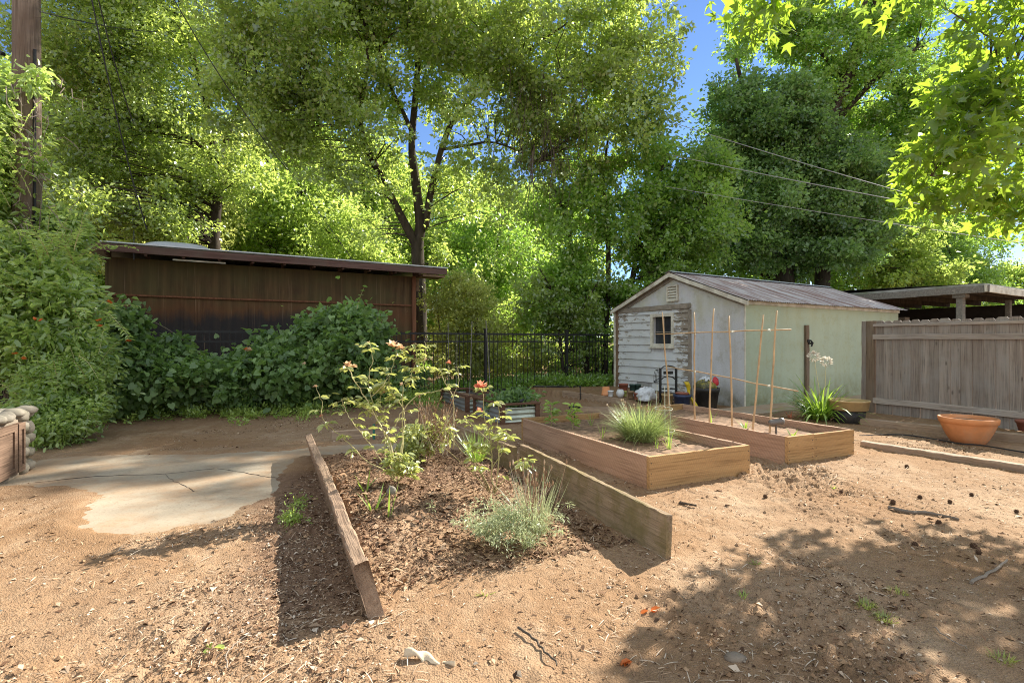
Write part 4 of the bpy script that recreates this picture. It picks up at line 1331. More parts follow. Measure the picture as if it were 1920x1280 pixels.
# brown dead twigs hanging out of the oak's right side
mb = MB(); R = random.Random(9)
ob = Vector(oak.location)
for k in range(150):
    px = R.gauss(1010, 42); py = R.uniform(90, 300); Y = R.uniform(13.6, 15.2)
    p = at(px, py, Y) - ob; L = R.uniform(0.7, 2.2)
    pts = [p]
    dx, dy = R.uniform(-.25, .25), R.uniform(-.2, .2)
    for i in range(4):
        pts.append(pts[-1] + Vector((dx * .3 + R.uniform(-.09, .09), dy * .3 + R.uniform(-.09, .09), -L / 4)))
    mb.tube(pts, [.010, .009, .008, .006, .003], 3, R.uniform(.2, .6), cap=False)
mb.build('hanging_twigs', M['twig'], oak)
r = np.random.default_rng(91); Ps = []; Ds = []
for k in range(260):
    p = np.array(at(r.uniform(880, 1240), r.uniform(180, 520), r.uniform(14.2, 15.8))); L_ = r.uniform(.5, 1.3); m_ = int(L_ / .05)
    w = np.cumsum(r.normal(0, .016, (m_, 3)), 0); w[:, 2] -= np.arange(m_) * .05
    Ps.append(p + w + r.normal(0, .03, (m_, 3))); a = r.uniform(0, 6.28, m_); Ds.append(np.stack([np.cos(a), np.sin(a), -r.uniform(.3, 1.4, m_)], 1))
Ps = np.concatenate(Ps); Ds = unit(np.concatenate(Ds)); n_ = len(Ps); LL = .12 * r.uniform(.5, 1.3, n_)
link('drooping_foliage', leaves_mesh('drooping_foliage', Ps - np.array(ob), Ds, unit(r.normal(0, 1, (n_, 3))), LL, LL * .5, r.uniform(.1, 1, n_), DIAMOND), M['oak_leaf'], oak)

# slimmer dark-barked tree left of it
LT = [
    [(402, 640, 17.5, .24), (402, 480, 17.5, .2), (402, 430, 17.5, .18), (408, 350, 17.3, .16), (402, 290, 17.2, .13), (388, 200, 17.0, .10), (360, 100, 16.8, .08), (330, -30, 16.6, .05)],
    [(404, 330, 17.2, .1), (425, 260, 17.0, .08), (450, 190, 16.8, .06), (470, 90, 16.6, .04)],
    [(402, 300, 17.2, .08), (370, 270, 16.8, .06), (300, 215, 16.2, .045), (220, 160, 15.8, .03)],
]
lt_blobs = [
    (330, 60, 16.4, 150, 110, 2.2, 110, .75), (180, 90, 15.8, 140, 120, 2.4, 110, .75), (250, 230, 16.0, 150, 80, 2.0, 90, .7),
    (140, 300, 15.2, 90, 80, 1.6, 56, .65), (330, 330, 16.4, 80, 60, 1.6, 40, .6), (450, 330, 16.8, 60, 50, 1.4, 24, .55), (470, 130, 16.8, 50, 80, 1.4, 20, .5),
    (250, -120, 16.0, 260, 90, 3, 80, .9), (160, 400, 14.5, 80, 60, 1.2, 40, .55), (300, 420, 15.8, 90, 40, 1.2, 34, .55),
]
make_tree('broadleaf_tree', 'dark slender-trunked tree with a dense crown left of the tall oak', 'tree', LT, lt_blobs, M['oak_leaf'], M['dark_bark'], 210, .12, .55, 102, fine=1.35, tw=.6)

# dark ivy tree behind the white shed
DT = [
    [(1480, 640, 19, .4), (1470, 500, 19, .35), (1500, 380, 19, .3), (1540, 260, 18.8, .22), (1580, 160, 18.6, .16), (1610, 60, 18.4, .1), (1630, -40, 18.2, .06)],
    [(1515, 330, 18.9, .2), (1450, 240, 18.4, .14), (1400, 180, 18.0, .09), (1380, 110, 17.8, .05)],
    [(1560, 210, 18.7, .13), (1640, 130, 18.4, .1), (1720, 70, 18.2, .06)],
    [(1500, 390, 19, .16), (1600, 330, 18.6, .12), (1690, 290, 18.2, .07)],
]
dt_blobs = [
    (1430, 230, 18.0, 100, 100, 1.8, 110, .58), (1420, 380, 18.0, 90, 100, 1.8, 90, .56), (1550, 350, 18.2, 110, 90, 1.8, 110, .6),
    (1520, 460, 18.4, 120, 50, 1.4, 70, .52), (1390, 470, 18, 60, 50, 1.2, 36, .48), (1345, 190, 18, 26, 60, .8, 14, .42), (1350, 300, 18, 30, 70, .8, 24, .45), (1500, 250, 18, 70, 60, 1.4, 50, .55), (1610, 440, 18.6, 70, 60, 1.2, 44, .5),
]
make_tree('evergreen_tree', 'dark bluish-green tree wrapped in ivy directly behind the white shed', 'tree', DT[:2], dt_blobs, M['dark_leaf'], M['dark_bark'], 290, .125, .62, 103, tw=.3, dens=.74, fine=1.3)
mt2 = [
    (1600, 130, 19.0, 130, 90, 1.8, 84, .6), (1690, 270, 19.0, 90, 90, 1.6, 64, .56), (1500, 60, 19.0, 100, 60, 1.6, 46, .55), (1640, 30, 19.0, 110, 50, 1.6, 36, .55),
    (1740, 170, 19.2, 55, 110, 1.2, 50, .55), (1700, 20, 19.5, 70, 50, 1.2, 24, .5), (1380, 80, 18.6, 40, 60, 1.0, 22, .48), (1575, -80, 18.6, 130, 62, 1.6, 44, .34), (1690, 380, 19.2, 80, 50, 1.2, 30, .5), (1560, 220, 19.6, 80, 60, 1.0, 26, .5),
]
make_tree('leafy_tree', 'tall mid green tree with sloping limbs behind the ivy-wrapped tree, at its right', 'tree',
          [[(1540, 640, 19.6, .3), (1545, 420, 19.5, .25), (1560, 260, 19.2, .2), (1590, 160, 19.0, .14), (1625, 60, 18.8, .09), (1650, -40, 18.6, .05)],
           [(1560, 240, 19.2, .11), (1640, 150, 18.8, .08), (1720, 90, 18.6, .05)], [(1548, 380, 19.4, .12), (1630, 320, 19.0, .09), (1710, 280, 18.8, .05)], [(1590, 160, 19, .08), (1530, 90, 18.8, .06), (1470, 40, 18.6, .03)]],
          mt2, M['maple_leaf'], M['dark_bark'], 210, .125, .62, 113, tw=.4, dens=.8, fine=1.3)
make_tree('small_tree', 'sunlit yellow-green small tree between the shed roof and the carport', 'tree',
          [[(1700, 640, 21, .12), (1700, 560, 21, .1), (1705, 480, 20.8, .05), (1710, 420, 20.6, .02)]],
          [(1700, 460, 20.6, 80, 45, 1.2, 50, .5), (1660, 510, 20.4, 60, 30, 1.0, 26, .45), (1750, 510, 20.6, 60, 35, 1.0, 30, .45)], M['far_leaf'], M['dark_bark'], 150, .13, .6, 114)

# many-stemmed maple behind the fence, between oak and shed
MT = [
    [(1100, 735, 15.6, .09), (1098, 640, 15.6, .08), (1085, 560, 15.5, .07), (1070, 450, 15.4, .06), (1050, 380, 15.2, .05), (1020, 320, 15.0, .03)],
    [(1135, 735, 15.8, .10), (1135, 640, 15.8, .09), (1140, 540, 15.7, .08), (1140, 430, 15.6, .07), (1132, 340, 15.4, .05), (1140, 260, 15.3, .03)],
    [(1150, 735, 16.0, .12), (1160, 640, 16.0, .11), (1185, 530, 15.9, .09), (1200, 430, 15.7, .08), (1230, 340, 15.5, .05), (1260, 270, 15.4, .03)],
    [(1120, 735, 15.7, .07), (1110, 640, 15.6, .06), (1060, 560, 15.3, .05), (1010, 520, 15.0, .04)],
    [(1195, 470, 15.8, .06), (1250, 420, 15.4, .05), (1320, 390, 15.2, .03)],
]
mt_blobs = [
    (1250, 330, 15.6, 110, 70, 1.6, 50, .55), (1290, 420, 15.6, 100, 80, 1.6, 76, .55), (1140, 330, 15.8, 90, 70, 1.4, 44, .5), (1060, 420, 15.6, 80, 70, 1.3, 34, .5),
    (1180, 440, 15.8, 100, 60, 1.4, 50, .5), (1070, 540, 15.4, 70, 60, 1.2, 46, .48), (1160, 560, 15.8, 80, 50, 1.2, 44, .48), (1270, 500, 15.8, 90, 40, 1.2, 46, .5), (1020, 590, 15.3, 50, 40, 1.0, 26, .42),
    (1100, 620, 15.6, 60, 40, .9, 22, .4), (1320, 330, 15.6, 50, 60, 1.0, 22, .45),
]
make_tree('maple_tree', 'slender many-stemmed green tree behind the fence beside the white shed', 'tree', MT, mt_blobs, M['maple_leaf'], M['dark_bark'], 190, .12, .62, 104, dens=.68, fine=1.3, tw=.6)

# darker, low tree with drooping foliage in front of the maple, behind the fence
make_tree('young_tree', 'airy shaded sapling with drooping leaves over the iron fence left of the shed', 'tree',
          [[(1060, 735, 14.9, .05), (1050, 640, 14.9, .045), (1040, 560, 14.8, .03), (1010, 500, 14.6, .015)], [(1050, 640, 14.9, .03), (1090, 580, 14.7, .025), (1120, 530, 14.6, .012)]],
          [(1010, 560, 14.7, 50, 45, .8, 22, .34), (1070, 590, 14.8, 60, 40, .8, 24, .34), (1120, 550, 14.8, 40, 40, .7, 14, .32), (1110, 650, 14.9, 45, 50, .7, 16, .3), (1010, 640, 14.8, 40, 40, .6, 8, .3)],
          M['oak_leaf'], M['dark_bark'], 110, .10, .5, 105, fine=1.5, droop=.6)

# yellow-green shrub behind the fence at the corner of the outbuilding
make_tree('tall_shrub', 'tall yellow-green shrub beside the right corner of the brown outbuilding', 'shrub',
          [[(850, 735, 13.8, .04), (860, 640, 13.8, .035), (850, 560, 13.7, .02), (840, 520, 13.7, .01)], [(880, 735, 13.9, .04), (890, 640, 13.9, .03), (900, 540, 13.9, .015)], [(865, 735, 13.9, .03), (830, 640, 13.6, .02), (820, 580, 13.5, .01)]],
          [(870, 560, 13.8, 55, 50, .8, 50, .34), (905, 620, 13.9, 50, 50, .8, 40, .34), (835, 590, 13.6, 30, 60, .6, 28, .3), (860, 670, 13.8, 70, 50, .7, 40, .3), (930, 680, 14.1, 50, 40, .7, 24, .3)],
          M['yellow_leaf'], M['bark'], 120, .085, .5, 106)

for i, (px, py, Y, rx, ry, lab, mm_) in enumerate((
        (960, 600, 17.5, 70, 50, 'sunlit bush glowing behind the iron fence pickets near the middle', 'far_leaf'),
        (1000, 690, 16.5, 80, 50, 'low bright bush behind the foot of the iron fence near the middle', 'yellow_leaf'),
        (1110, 690, 17.2, 80, 40, 'low green bush in the shade behind the fence, beside the many-stemmed tree', 'maple_leaf'),
        (740, 690, 15.8, 60, 60, 'leafy bush at the shaded right end of the brown outbuilding', 'maple_leaf'))):
    make_tree('bush', lab, 'bush', [[(px, py + ry, Y, .03), (px + 5, py, Y, .02), (px + 9, py - ry * .6, Y, .008)]],
              [(px, py, Y, rx, ry, .8, 46, .36)], M[mm_], M['bark'], 110, .10, .55, 120 + i)

# far trees: each a thing, three crown shapes shared
far_shapes = []
for s in range(3):
    r = np.random.default_rng(200 + s)
    n = 260
    u = unit(r.normal(0, 1, (n, 3))) * (r.random(n) ** 0.45)[:, None]
    H = 15.0
    C = u * np.array([4.2, 4.2, 6.6]) * np.clip(1 - 0.25 * u[:, 2:3], .5, 1.3) + np.array([0, 0, 7.6])
    Rr = r.uniform(.6, 1.25, n)
    V, F, T = leaf_cloud(C, Rr, 105, .23, .6, 210 + s)
    crown_me = np_mesh('crown', V, F, T)
    mb = MB()
    tr = [Vector((0, 0, -.2)), Vector((.1, 0, 3)), Vector((-.1, .1, 6)), Vector((.2, 0, 9)), Vector((.1, .1, 12.5))]
    pts, rad = smooth(tr, [.34, .26, .2, .13, .04]); mb.tube(pts, rad, 9)
    lim = [(pts, rad)]
    for k in range(7):
        a = k * 2.4 + s; z0 = 3.5 + k * 1.1
        p = [Vector((0, 0, z0)), Vector((math.cos(a) * 1.3, math.sin(a) * 1.3, z0 + 1.2)), Vector((math.cos(a) * 3.0, math.sin(a) * 3.0, z0 + 2.2))]
        q = smooth(p, [.12, .08, .03]); mb.tube(*q, 6); lim.append(q)
    twigs(mb, C, lim, s, .03, .5)
    far_shapes.append((crown_me, mb.mesh('trunk', False)))

FAR = [  # px, depth, scale, kind, label
    (60, 22, 1.0, 'far_leaf', 'sunlit leafy tree behind the utility pole and vines'),
    (240, 25, 1.05, 'far_leaf', 'bright leafy tree above the left end of the brown outbuilding'),
    (420, 27, 1.0, 'yellow_leaf', 'yellow-green tree glowing above the brown outbuilding left of the oak'),
    (560, 24, .80, 'far_leaf', 'pale green tree left of the oak trunk, above the outbuilding roof'),
    (690, 29, 1.0, 'far_leaf', 'distant pale tree seen between the two oak limbs'),
    (870, 27, .80, 'far_leaf', 'sunlit tree just right of the oak trunk beyond the fence'),
    (1010, 31, .85, 'far_leaf', 'distant pale tree low between the oak and the many-stemmed tree'),
    (1440, 25, .95, 'maple_leaf', 'green tree rising behind the dark ivy-hung tree on its left side'),
    (1560, 29, 1.15, 'maple_leaf', 'tall green tree farthest behind the dark ivy-wrapped tree'),
    (1700, 30, 1.05, 'maple_leaf', 'green tree behind the dark ivy-hung tree on its right side'),
    (1905, 27, .44, 'far_leaf', 'small sunlit yellow-green tree above the carport roof'),
    (1790, 25, .50, 'maple_leaf', 'short green tree behind the carport next to the dark ivy-hung tree'),
    (2080, 30, .5, 'far_leaf', 'sunlit tree beyond the carport at the far right'),
    (-120, 19, 1.0, 'far_leaf', 'leafy tree beyond the left edge behind the vines'),
    (945, 34, .95, 'far_leaf', 'tall far tree showing behind the hanging dead twigs of the oak'),
    (560, 33, 1.2, 'maple_leaf', 'tall far tree closing the gap left of the oak'),
    (160, 36, 1.2, 'maple_leaf', 'far dark tree closing the gap behind the left trees'),
    (760, 40, 1.0, 'far_leaf', 'farthest pale tree low behind the oak trunk'),
    (930, 22, .55, 'maple_leaf', 'short green tree behind the fence between oak and sapling'),
    (340, 20, .62, 'yellow_leaf', 'short yellow-green tree just behind the outbuilding roof skylight'),
    (660, 19.5, .50, 'far_leaf', 'short bright tree just behind the outbuilding roof, left of the oak trunk'),
]
for i, (px, Y, s, mk_, lab) in enumerate(FAR):
    cm, tm = far_shapes[i % 3]
    p = at(px, 640, Y); rz = i * 1.7
    t = empty('background_tree', (p.x, p.y, -0.1), rz, lab, 'tree', 'trees beyond the yard')
    t.scale = (s, s, s * 1.02)
    me = cm
    c = bpy.data.objects.new('crown', cm); COL.objects.link(c); c.parent = t
    if not cm.materials: cm.materials.append(M['far_leaf'])
    c.material_slots[0].link = 'OBJECT'; c.material_slots[0].material = M[mk_]
    if not tm.materials: tm.materials.append(M['dark_bark'])
    k = bpy.data.objects.new('trunk', tm); COL.objects.link(k); k.parent = t

# far undergrowth that closes the view under the crowns: one mass, nobody could count its plants
r = np.random.default_rng(301)
n = 420
pxs = r.uniform(-500, 2300, n); Ys = r.uniform(21, 30, n)
C = np.stack([(pxs - 960) / 960 * Ys, Ys, r.uniform(0.2, 4.2, n) * r.uniform(.3, 1, n)], 1)
V, F, T = leaf_cloud(C, r.uniform(.6, 1.3, n), 110, .2, .6, 302)
o = link('undergrowth', np_mesh('undergrowth', V, F, T), M['far_leaf']); tag(o, 'green undergrowth in the shade beneath the far trees', 'undergrowth', kind='stuff')

# ------------------------------------------------------------------ near branches of the sweetgum at the top right
ST = [
    [(2500, 640, 5.6, .17), (2490, 400, 5.6, .15), (2470, 200, 5.6, .13), (2440, -50, 5.6, .11), (2400, -300, 5.6, .07)],
    [(2480, 300, 5.6, .07), (2250, 120, 5.5, .05), (2050, 90, 5.4, .03), (1940, 110, 5.3, .02), (1860, 180, 4.85, .013), (1800, 260, 4.75, .008), (1745, 330, 4.8, .004)],
    [(2460, 120, 5.6, .06), (2200, -60, 5.2, .04), (1950, -130, 5.0, .03), (1700, -120, 4.8, .02), (1540, -60, 4.7, .012), (1440, 10, 4.7, .005)],
    [(2050, 90, 5.4, .02), (1980, 190, 5.5, .014), (1900, 290, 5.5, .01), (1850, 380, 5.5, .004)],
    [(2480, 350, 5.6, .05), (2200, 300, 5.8, .03), (2000, 330, 5.8, .018), (1910, 380, 5.7, .008)],
]
star_blobs = [(1805, 250, 4.7, 105, 75, .45, 26, .25), (1880, 150, 4.75, 110, 110, .5, 34, .26), (1770, 335, 5.0, 70, 40, .45, 14, .22), (1860, 350, 5.5, 70, 70, .5, 20, .24),
              (1980, 250, 5.5, 90, 170, .7, 28, .28), (2120, 150, 5.5, 130, 200, .8, 12, .3), (1420, 30, 4.7, 60, 45, .3, 12, .20), (1690, -45, 4.7, 110, 40, .35, 10, .2), (1560, -60, 4.7, 90, 40, .3, 6, .2),
              (1900, 20, 4.8, 70, 60, .5, 16, .24), (1900, 395, 5.6, 40, 30, .3, 8, .2), (1900, -160, 5.2, 250, 80, .8, 8, .3), (2250, -100, 5.5, 150, 150, .8, 8, .35)]
make_tree('sweetgum_tree', 'sweetgum branch of bright star-shaped leaves hanging in from the top right', 'tree', ST, star_blobs, M['star_leaf'], M['bark'], 22, .145, 1.0, 130, tmpl=STAR, r0=.011, up=1.0, flat=.8, droop=.35)

# ------------------------------------------------------------------ vines and shrubs at the left


def leaf_heap(name, label, cat, blobs, lm, per, L, Wf, sd, tmpl, up=.5, out_bias=1.0, stems=0, stem_mat='twig', base=None, group=None, flatten=.8):
    """heap of leaves with a shell of clumps and woody stems inside; stands at base"""
    r = np.random.default_rng(sd); R = random.Random(sd)
    C, Rr = blob_clumps(blobs, sd)
    C[:, 2] = np.maximum(C[:, 2], 0.06)
    b = Vector(base)
    root = empty(name, b, 0, label, cat, group)
    mb = MB()
    ns = max(stems, 4)
    for k in range(ns):
        c = Vector(C[R.randrange(len(C))])
        p = Vector((b.x + (c.x - b.x) * .3 + R.uniform(-.03, .03), b.y + (c.y - b.y) * .3, b.z))
        hs_ = min(1.0, (c - p).length); p = Vector((b.x + (p.x - b.x) * min(1, hs_ * 1.5), p.y, p.z))
        mid = p.lerp(c, .55) + Vector((R.uniform(-.2, .2), R.uniform(-.2, .2), R.uniform(.05, .3))) * hs_
        w_ = max(.12, hs_ ** 1.5); q, ra = smooth([p, mid, c], [.012 * w_, .009 * w_, .004 * w_]); mb.tube(q, ra, 4, R.uniform(.2, .9), cap=False)
    mb.v = [(x - b.x, y - b.y, z - b.z) for x, y, z in mb.v]
    mb.build('stems', M[stem_mat], root)
    V, F, T = leaf_cloud(C, Rr, per, L, Wf, sd, tmpl=tmpl, up=up, flat=flatten, droop=.4)
    link('foliage', np_mesh('foliage', V - np.array(b), F, T), lm, root)
    return root


def flower_head(name, root, P, m, R_, n=9, size=.04, up=(0, 0, 1)):
    """a ruffled flower: n petals round a centre"""
    P = np.array(P); r = np.random.default_rng(int(abs(P[0] * 7919 + P[2] * 104729)) % 99991)
    az = r.uniform(0, 6.28, n); el = r.uniform(-.1, 1.3, n)
    D = np.stack([np.cos(az) * np.cos(el), np.sin(az) * np.cos(el), np.sin(el)], 1)
    N = unit(np.stack([-np.cos(az) * np.sin(el), -np.sin(az) * np.sin(el), np.cos(el)], 1) + r.normal(0, .3, (n, 3)))
    me = leaves_mesh(name, np.repeat(P[None], n, 0), D, N, size * r.uniform(.8, 1.2, n), size * .9, r.uniform(.2, 1, n), OVAL, 1.5)
    return link(name, me, m, root)


def sprays(root, blobs, n, lm, L, Wf, tmpl, sd, length=.5, step=.05, mat='cane'):
    """arching shoots with leaves in pairs, growing out of the heap"""
    r = np.random.default_rng(sd); R = random.Random(sd); b = Vector(root.location)
    C, _ = blob_clumps(blobs, sd + 1)
    mb = MB(); P = []; D = []
    ctr = C.mean(0)
    for k in range(n):
        c = Vector(C[R.randrange(len(C))])
        d = (c - Vector(ctr)); d.z *= .5; d = d.normalized() * .6 + Vector((R.uniform(-.5, .5), R.uniform(-.9, .1), R.uniform(.0, 1.0))); d.normalize()
        m_ = int(length * R.uniform(.5, 1.3) / step); p = c.copy(); pts = [p.copy()]
        for i in range(m_):
            d = (d + Vector((R.uniform(-.08, .08), R.uniform(-.08, .08), -.075))).normalized(); p = p + d * step; pts.append(p.copy())
            s = d.cross(Vector((0, 0, 1))); s = s.normalized() if s.length > .01 else Vector((1, 0, 0))
            for q in (1, -1):
                if R.random() < .85: P.append(tuple(p)); D.append(tuple((s * q + d * .5 + Vector((0, 0, R.uniform(-.4, .15)))).normalized()))
        if len(pts) > 1: mb.tube([x - b for x in pts], [.004 * (1 - .7 * i / len(pts)) for i in range(len(pts))], 4, R.uniform(.2, .9), cap=False)
    mb.build('stems', M[mat], root)
    P = np.array(P); D = np.array(D); n_ = len(P)
    LL = L * r.uniform(.6, 1.25, n_)
    link('shoot_leaves', leaves_mesh('shoot_leaves', P - np.array(b), D, unit(r.normal(0, .35, (n_, 3)) + np.array([0, 0, 1])), LL, LL * Wf, np.clip(r.normal(.6, .25, n_), 0, 1), tmpl, 1.2), lm, root)


vb = at(20, 640, 7.3); vb = Vector((vb.x, vb.y, 0))
v1 = leaf_heap('trumpet_vine', 'bright green trumpet vine smothering the utility pole and the fence corner', 'vine',
               [(6, 250, 7.5, 20, 110, .3, 22, .2), (-5, 350, 7.4, 30, 100, .35, 30, .22), (100, 450, 7.8, 60, 50, .4, 34, .24), (20, 480, 7.1, 50, 40, .4, 30, .22), (60, 150, 7.35, 25, 25, .12, 7, .14), (75, 300, 7.4, 18, 60, .12, 9, .13), (40, 540, 7.0, 110, 80, .6, 80, .26), (95, 575, 7.2, 65, 65, .5, 50, .24),
                (60, 650, 6.9, 120, 60, .6, 70, .25), (150, 645, 7.6, 45, 60, .4, 30, .22), (-60, 520, 7.0, 70, 200, .6, 60, .28), (110, 500, 7.8, 50, 30, .4, 16, .2), (0, 200, 7.4, 20, 60, .3, 10, .2)],
               M['vine_leaf'], 62, .105, .5, 140, OVAL, stems=60, base=vb, up=.55)
sprays(v1, [(60, 470, 7.0, 90, 60, .4, 60, .2), (100, 600, 6.9, 110, 80, .4, 80, .2), (30, 300, 7.2, 30, 150, .2, 30, .2), (60, 660, 6.5, 110, 50, .3, 40, .2)], 120, M['vine_leaf'], .075, .42, OVAL, 501, .65)
mb = MB(); R = random.Random(31)
for k in range(24):
    p = at(R.uniform(10, 140), R.uniform(130, 420), R.uniform(6.8, 7.3)) - vb
    pts = [p]
    for i in range(5): pts.append(pts[-1] + Vector((R.uniform(-.05, .14), R.uniform(-.1, .05), R.uniform(-.16, .05))))
    mb = MB(); mb.tube(pts, [.007, .006, .005, .004, .003, .002], 4, R.uniform(.6, 1), cap=False)
    mb.build('tendril', M['twig'], v1)
for (px, py, Y) in ((205, 567, 6.9), (186, 601, 6.8), (66, 600, 6.3), (75, 602, 6.3), (30, 664, 6.2), (45, 674, 6.2), (188, 612, 6.8)):
    flower_head('flower', v1, at(px, py, Y) - vb, M['petal_orange'], R, 6, .045)

sb = gp(150, 822)
ls_ = leaf_heap('leafy_shrub', 'rounded light green shrub standing beside the stone wall', 'shrub',
          [(118, 750, 6.6, 60, 62, .5, 66, .2), (145, 705, 6.9, 46, 55, .45, 36, .2), (110, 800, 6.4, 50, 30, .4, 36, .17), (95, 700, 6.7, 50, 60, .4, 36, .2)],
          M['vine_leaf'], 74, .066, .55, 141, OVAL, stems=26, base=(sb.x, sb.y, 0))
sprays(ls_, [(115, 740, 6.5, 62, 64, .45, 80, .2), (140, 705, 6.8, 45, 50, .4, 40, .2)], 60, M['vine_leaf'], .055, .5, OVAL, 503, .4, .04)

kb = gp(540, 765); kb = Vector((kb.x, kb.y + .6, .03))
hv = leaf_heap('heart_leaved_vine', 'broad mound of round-leaved vine heaped over the iron fence', 'vine',
               [(640, 650, 9.9, 90, 75, .7, 95, .26), (560, 690, 9.6, 110, 60, .7, 80, .25), (650, 600, 10.2, 60, 25, .5, 24, .2), (440, 715, 9.3, 105, 36, .6, 56, .21), (330, 700, 9.0, 90, 40, .6, 48, .22), (228, 632, 8.6, 36, 46, .4, 28, .2), (250, 700, 8.6, 80, 60, .6, 60, .24),
                (690, 700, 10.3, 50, 50, .6, 34, .23), (320, 640, 8.9, 25, 20, .3, 6, .14), (225, 590, 8.5, 28, 30, .3, 12, .15), (465, 665, 9.3, 25, 14, .2, 6, .14)],
               M['heart_leaf'], 84, .095, .92, 142, HEART, stems=50, base=kb, up=.75)
sprays(hv, [(640, 640, 9.8, 90, 80, .6, 60, .2), (300, 705, 8.9, 110, 40, .5, 50, .2), (450, 715, 9.2, 110, 30, .4, 40, .2)], 46, M['heart_leaf'], .10, .92, HEART, 502, .55, .09)
for (px, py, Y, mm_, s) in ((467, 657, 8.9, 'petal_peach', .07), (570, 684, 8.9, 'petal_peach', .06), (462, 655, 8.9, 'petal_orange', .05), (240, 640, 7.9, 'petal_orange', .06)):
    flower_head('flower', hv, at(px, py, Y) - kb, M[mm_], None, 9, s)

for i, (px, py, lab) in enumerate(((205, 770, 'dark leafy clump at the foot of the round-leaved vine, beside the stone wall shrub'), (760, 745, 'low leafy clump at the right end of the round-leaved vine'))):
    q = gp(px, py)
    leaf_heap('leafy_clump', lab, 'plant', [(px, py - 25, q.y, 55, 30, .4, 34, .17)], M['heart_leaf'], 60, .07, .7, 150 + i, HEART, stems=10, base=(q.x, q.y, 0))


# weeds along the back edge
def weed_strip():
    r = np.random.default_rng(160)
    n = 2800
    px = r.uniform(170, 830, n); f = (px - 170) / 660
    py = np.where(px < 600, 771 - 14 * f + r.normal(0, 9, n), 752 + r.normal(0, 9, n))
    Y = 1.27 * 960 / (py - 640) + r.uniform(0, .5, n)
    X = (px - 960) / 960 * Y
    C = np.stack([X, Y, gz(X, Y, False) + .05], 1)
    keep = r.random(n) < np.where(px < 600, 1, .45); C = C[keep]
    V, F, T = leaf_cloud(C, r.uniform(.06, .13, len(C)), 24, .06, .38, 161, flat=.9, up=.4, droop=-.5)
    o = link('weeds', np_mesh('weeds', V, F, T), M['weed_leaf']); tag(o, 'light green weeds along the back edge of the bare dirt', 'weeds', kind='stuff')
    n = 700
    px = r.uniform(820, 1165, n); Y = np.array([13.4 - (p - 820) / 345 * -0.6 for p in px]) + r.uniform(-.7, .5, n)
    X = (px - 960) / 960 * Y
    C = np.stack([X, Y, gz(X, Y, False) + .08], 1)
    V, F, T = leaf_cloud(C, r.uniform(.1, .2, n), 30, .08, .45, 162, flat=.9, up=.4, droop=-.4)
    o = link('ground_cover', np_mesh('ground_cover', V, F, T), M['maple_leaf']); tag(o, 'shady green ground cover at the foot of the iron fence', 'ground cover', kind='stuff')


weed_strip()

# ------------------------------------------------------------------ garden: timbers, beds, plants, pots


def blade_arrays(base, az, el, L, W, bend, sd, seg=5, tone=None):
    """strap leaves / grass blades: strips that start at elevation el and bend over"""
    n = len(base)
    r = np.random.default_rng(sd)
    P = np.array(base, float).copy(); V = np.zeros((n, seg + 1, 2, 3))
    S = np.stack([-np.sin(az), np.cos(az), np.zeros(n)], 1)
    e = el.copy()
    for i in range(seg + 1):
        f = i / seg
        w = W * (1 - f ** 2.2) * (0.75 + 0.5 * min(f * 3, 1) * .5) + 0.0004
        V[:, i, 0] = P - S * w[:, None] / 2; V[:, i, 1] = P + S * w[:, None] / 2
        D = np.stack([np.cos(az) * np.cos(e), np.sin(az) * np.cos(e), np.sin(e)], 1)
        P = P + D * (L / seg)[:, None]
        e = e - bend / seg
    k = (seg + 1) * 2
    F1 = np.array([(2 * i, 2 * i + 1, 2 * i + 3, 2 * i + 2) for i in range(seg)])
    F = (F1[None] + (np.arange(n) * k)[:, None, None]).reshape(-1, 4)
    if tone is None: tone = r.uniform(.15, .95, n)
    return V.reshape(-1, 3), F, np.repeat(tone, k)


def join(*arr):
    Vs, Fs, Ts = [], [], []; o = 0
    for V, F, T in arr:
        Vs.append(V); Fs.append(F + o); Ts.append(T); o += len(V)
    return np.concatenate(Vs), np.concatenate(Fs), np.concatenate(Ts)


def tuft(name, label, cat, P, n, h, spread, w, m, sd, el=(0.7, 1.5), bend=(0.2, 1.2), seg=5, group=None, part='leaves'):
    r = np.random.default_rng(sd)
    root = empty(name, P, 0, label, cat, group)
    az = r.uniform(0, 6.28, n); rad = spread * np.sqrt(r.random(n))
    b = np.stack([np.cos(az) * rad, np.sin(az) * rad, np.full(n, -0.01)], 1)
    V, F, T = blade_arrays(b, az + r.normal(0, .5, n), r.uniform(*el, n), h * r.uniform(.55, 1.1, n), w * r.uniform(.7, 1.2, n), r.uniform(*bend, n), sd, seg)
    link(part, np_mesh(part, V, F, T), m, root)
    return root


# --- timbers of the rose bed
def timber(name, label, p, q, w, h, z0, m, jit=.004, side=0, group=None, roll=0.0, skew=0.0):
    p = Vector(p); q = Vector(q); d = (q - p); L = d.xy.length
    mb = MB(); mb.beam(L, w, h, jit, .06, r=min(w, h) * .1, o=(0, -w * side, 0), seed=int(L * 1000), skew=skew)
    o = mb.build(name, m)
    o.location = (p.x, p.y, z0)
    o.rotation_euler = (roll, -math.atan2(q.z - p.z, L), math.atan2(d.y, d.x))
    return tag(o, label, 'timber', group)


lp1 = LP; lp2 = gp(588, 858)
timber('wooden_plank', 'long weathered beam set on edge along the left side of the rose bed', (lp1.x, lp1.y, 0), (lp2.x, lp2.y, 0), .066, .335, -.065, M['plank_old'], .005, 1, roll=-.26, skew=.11)
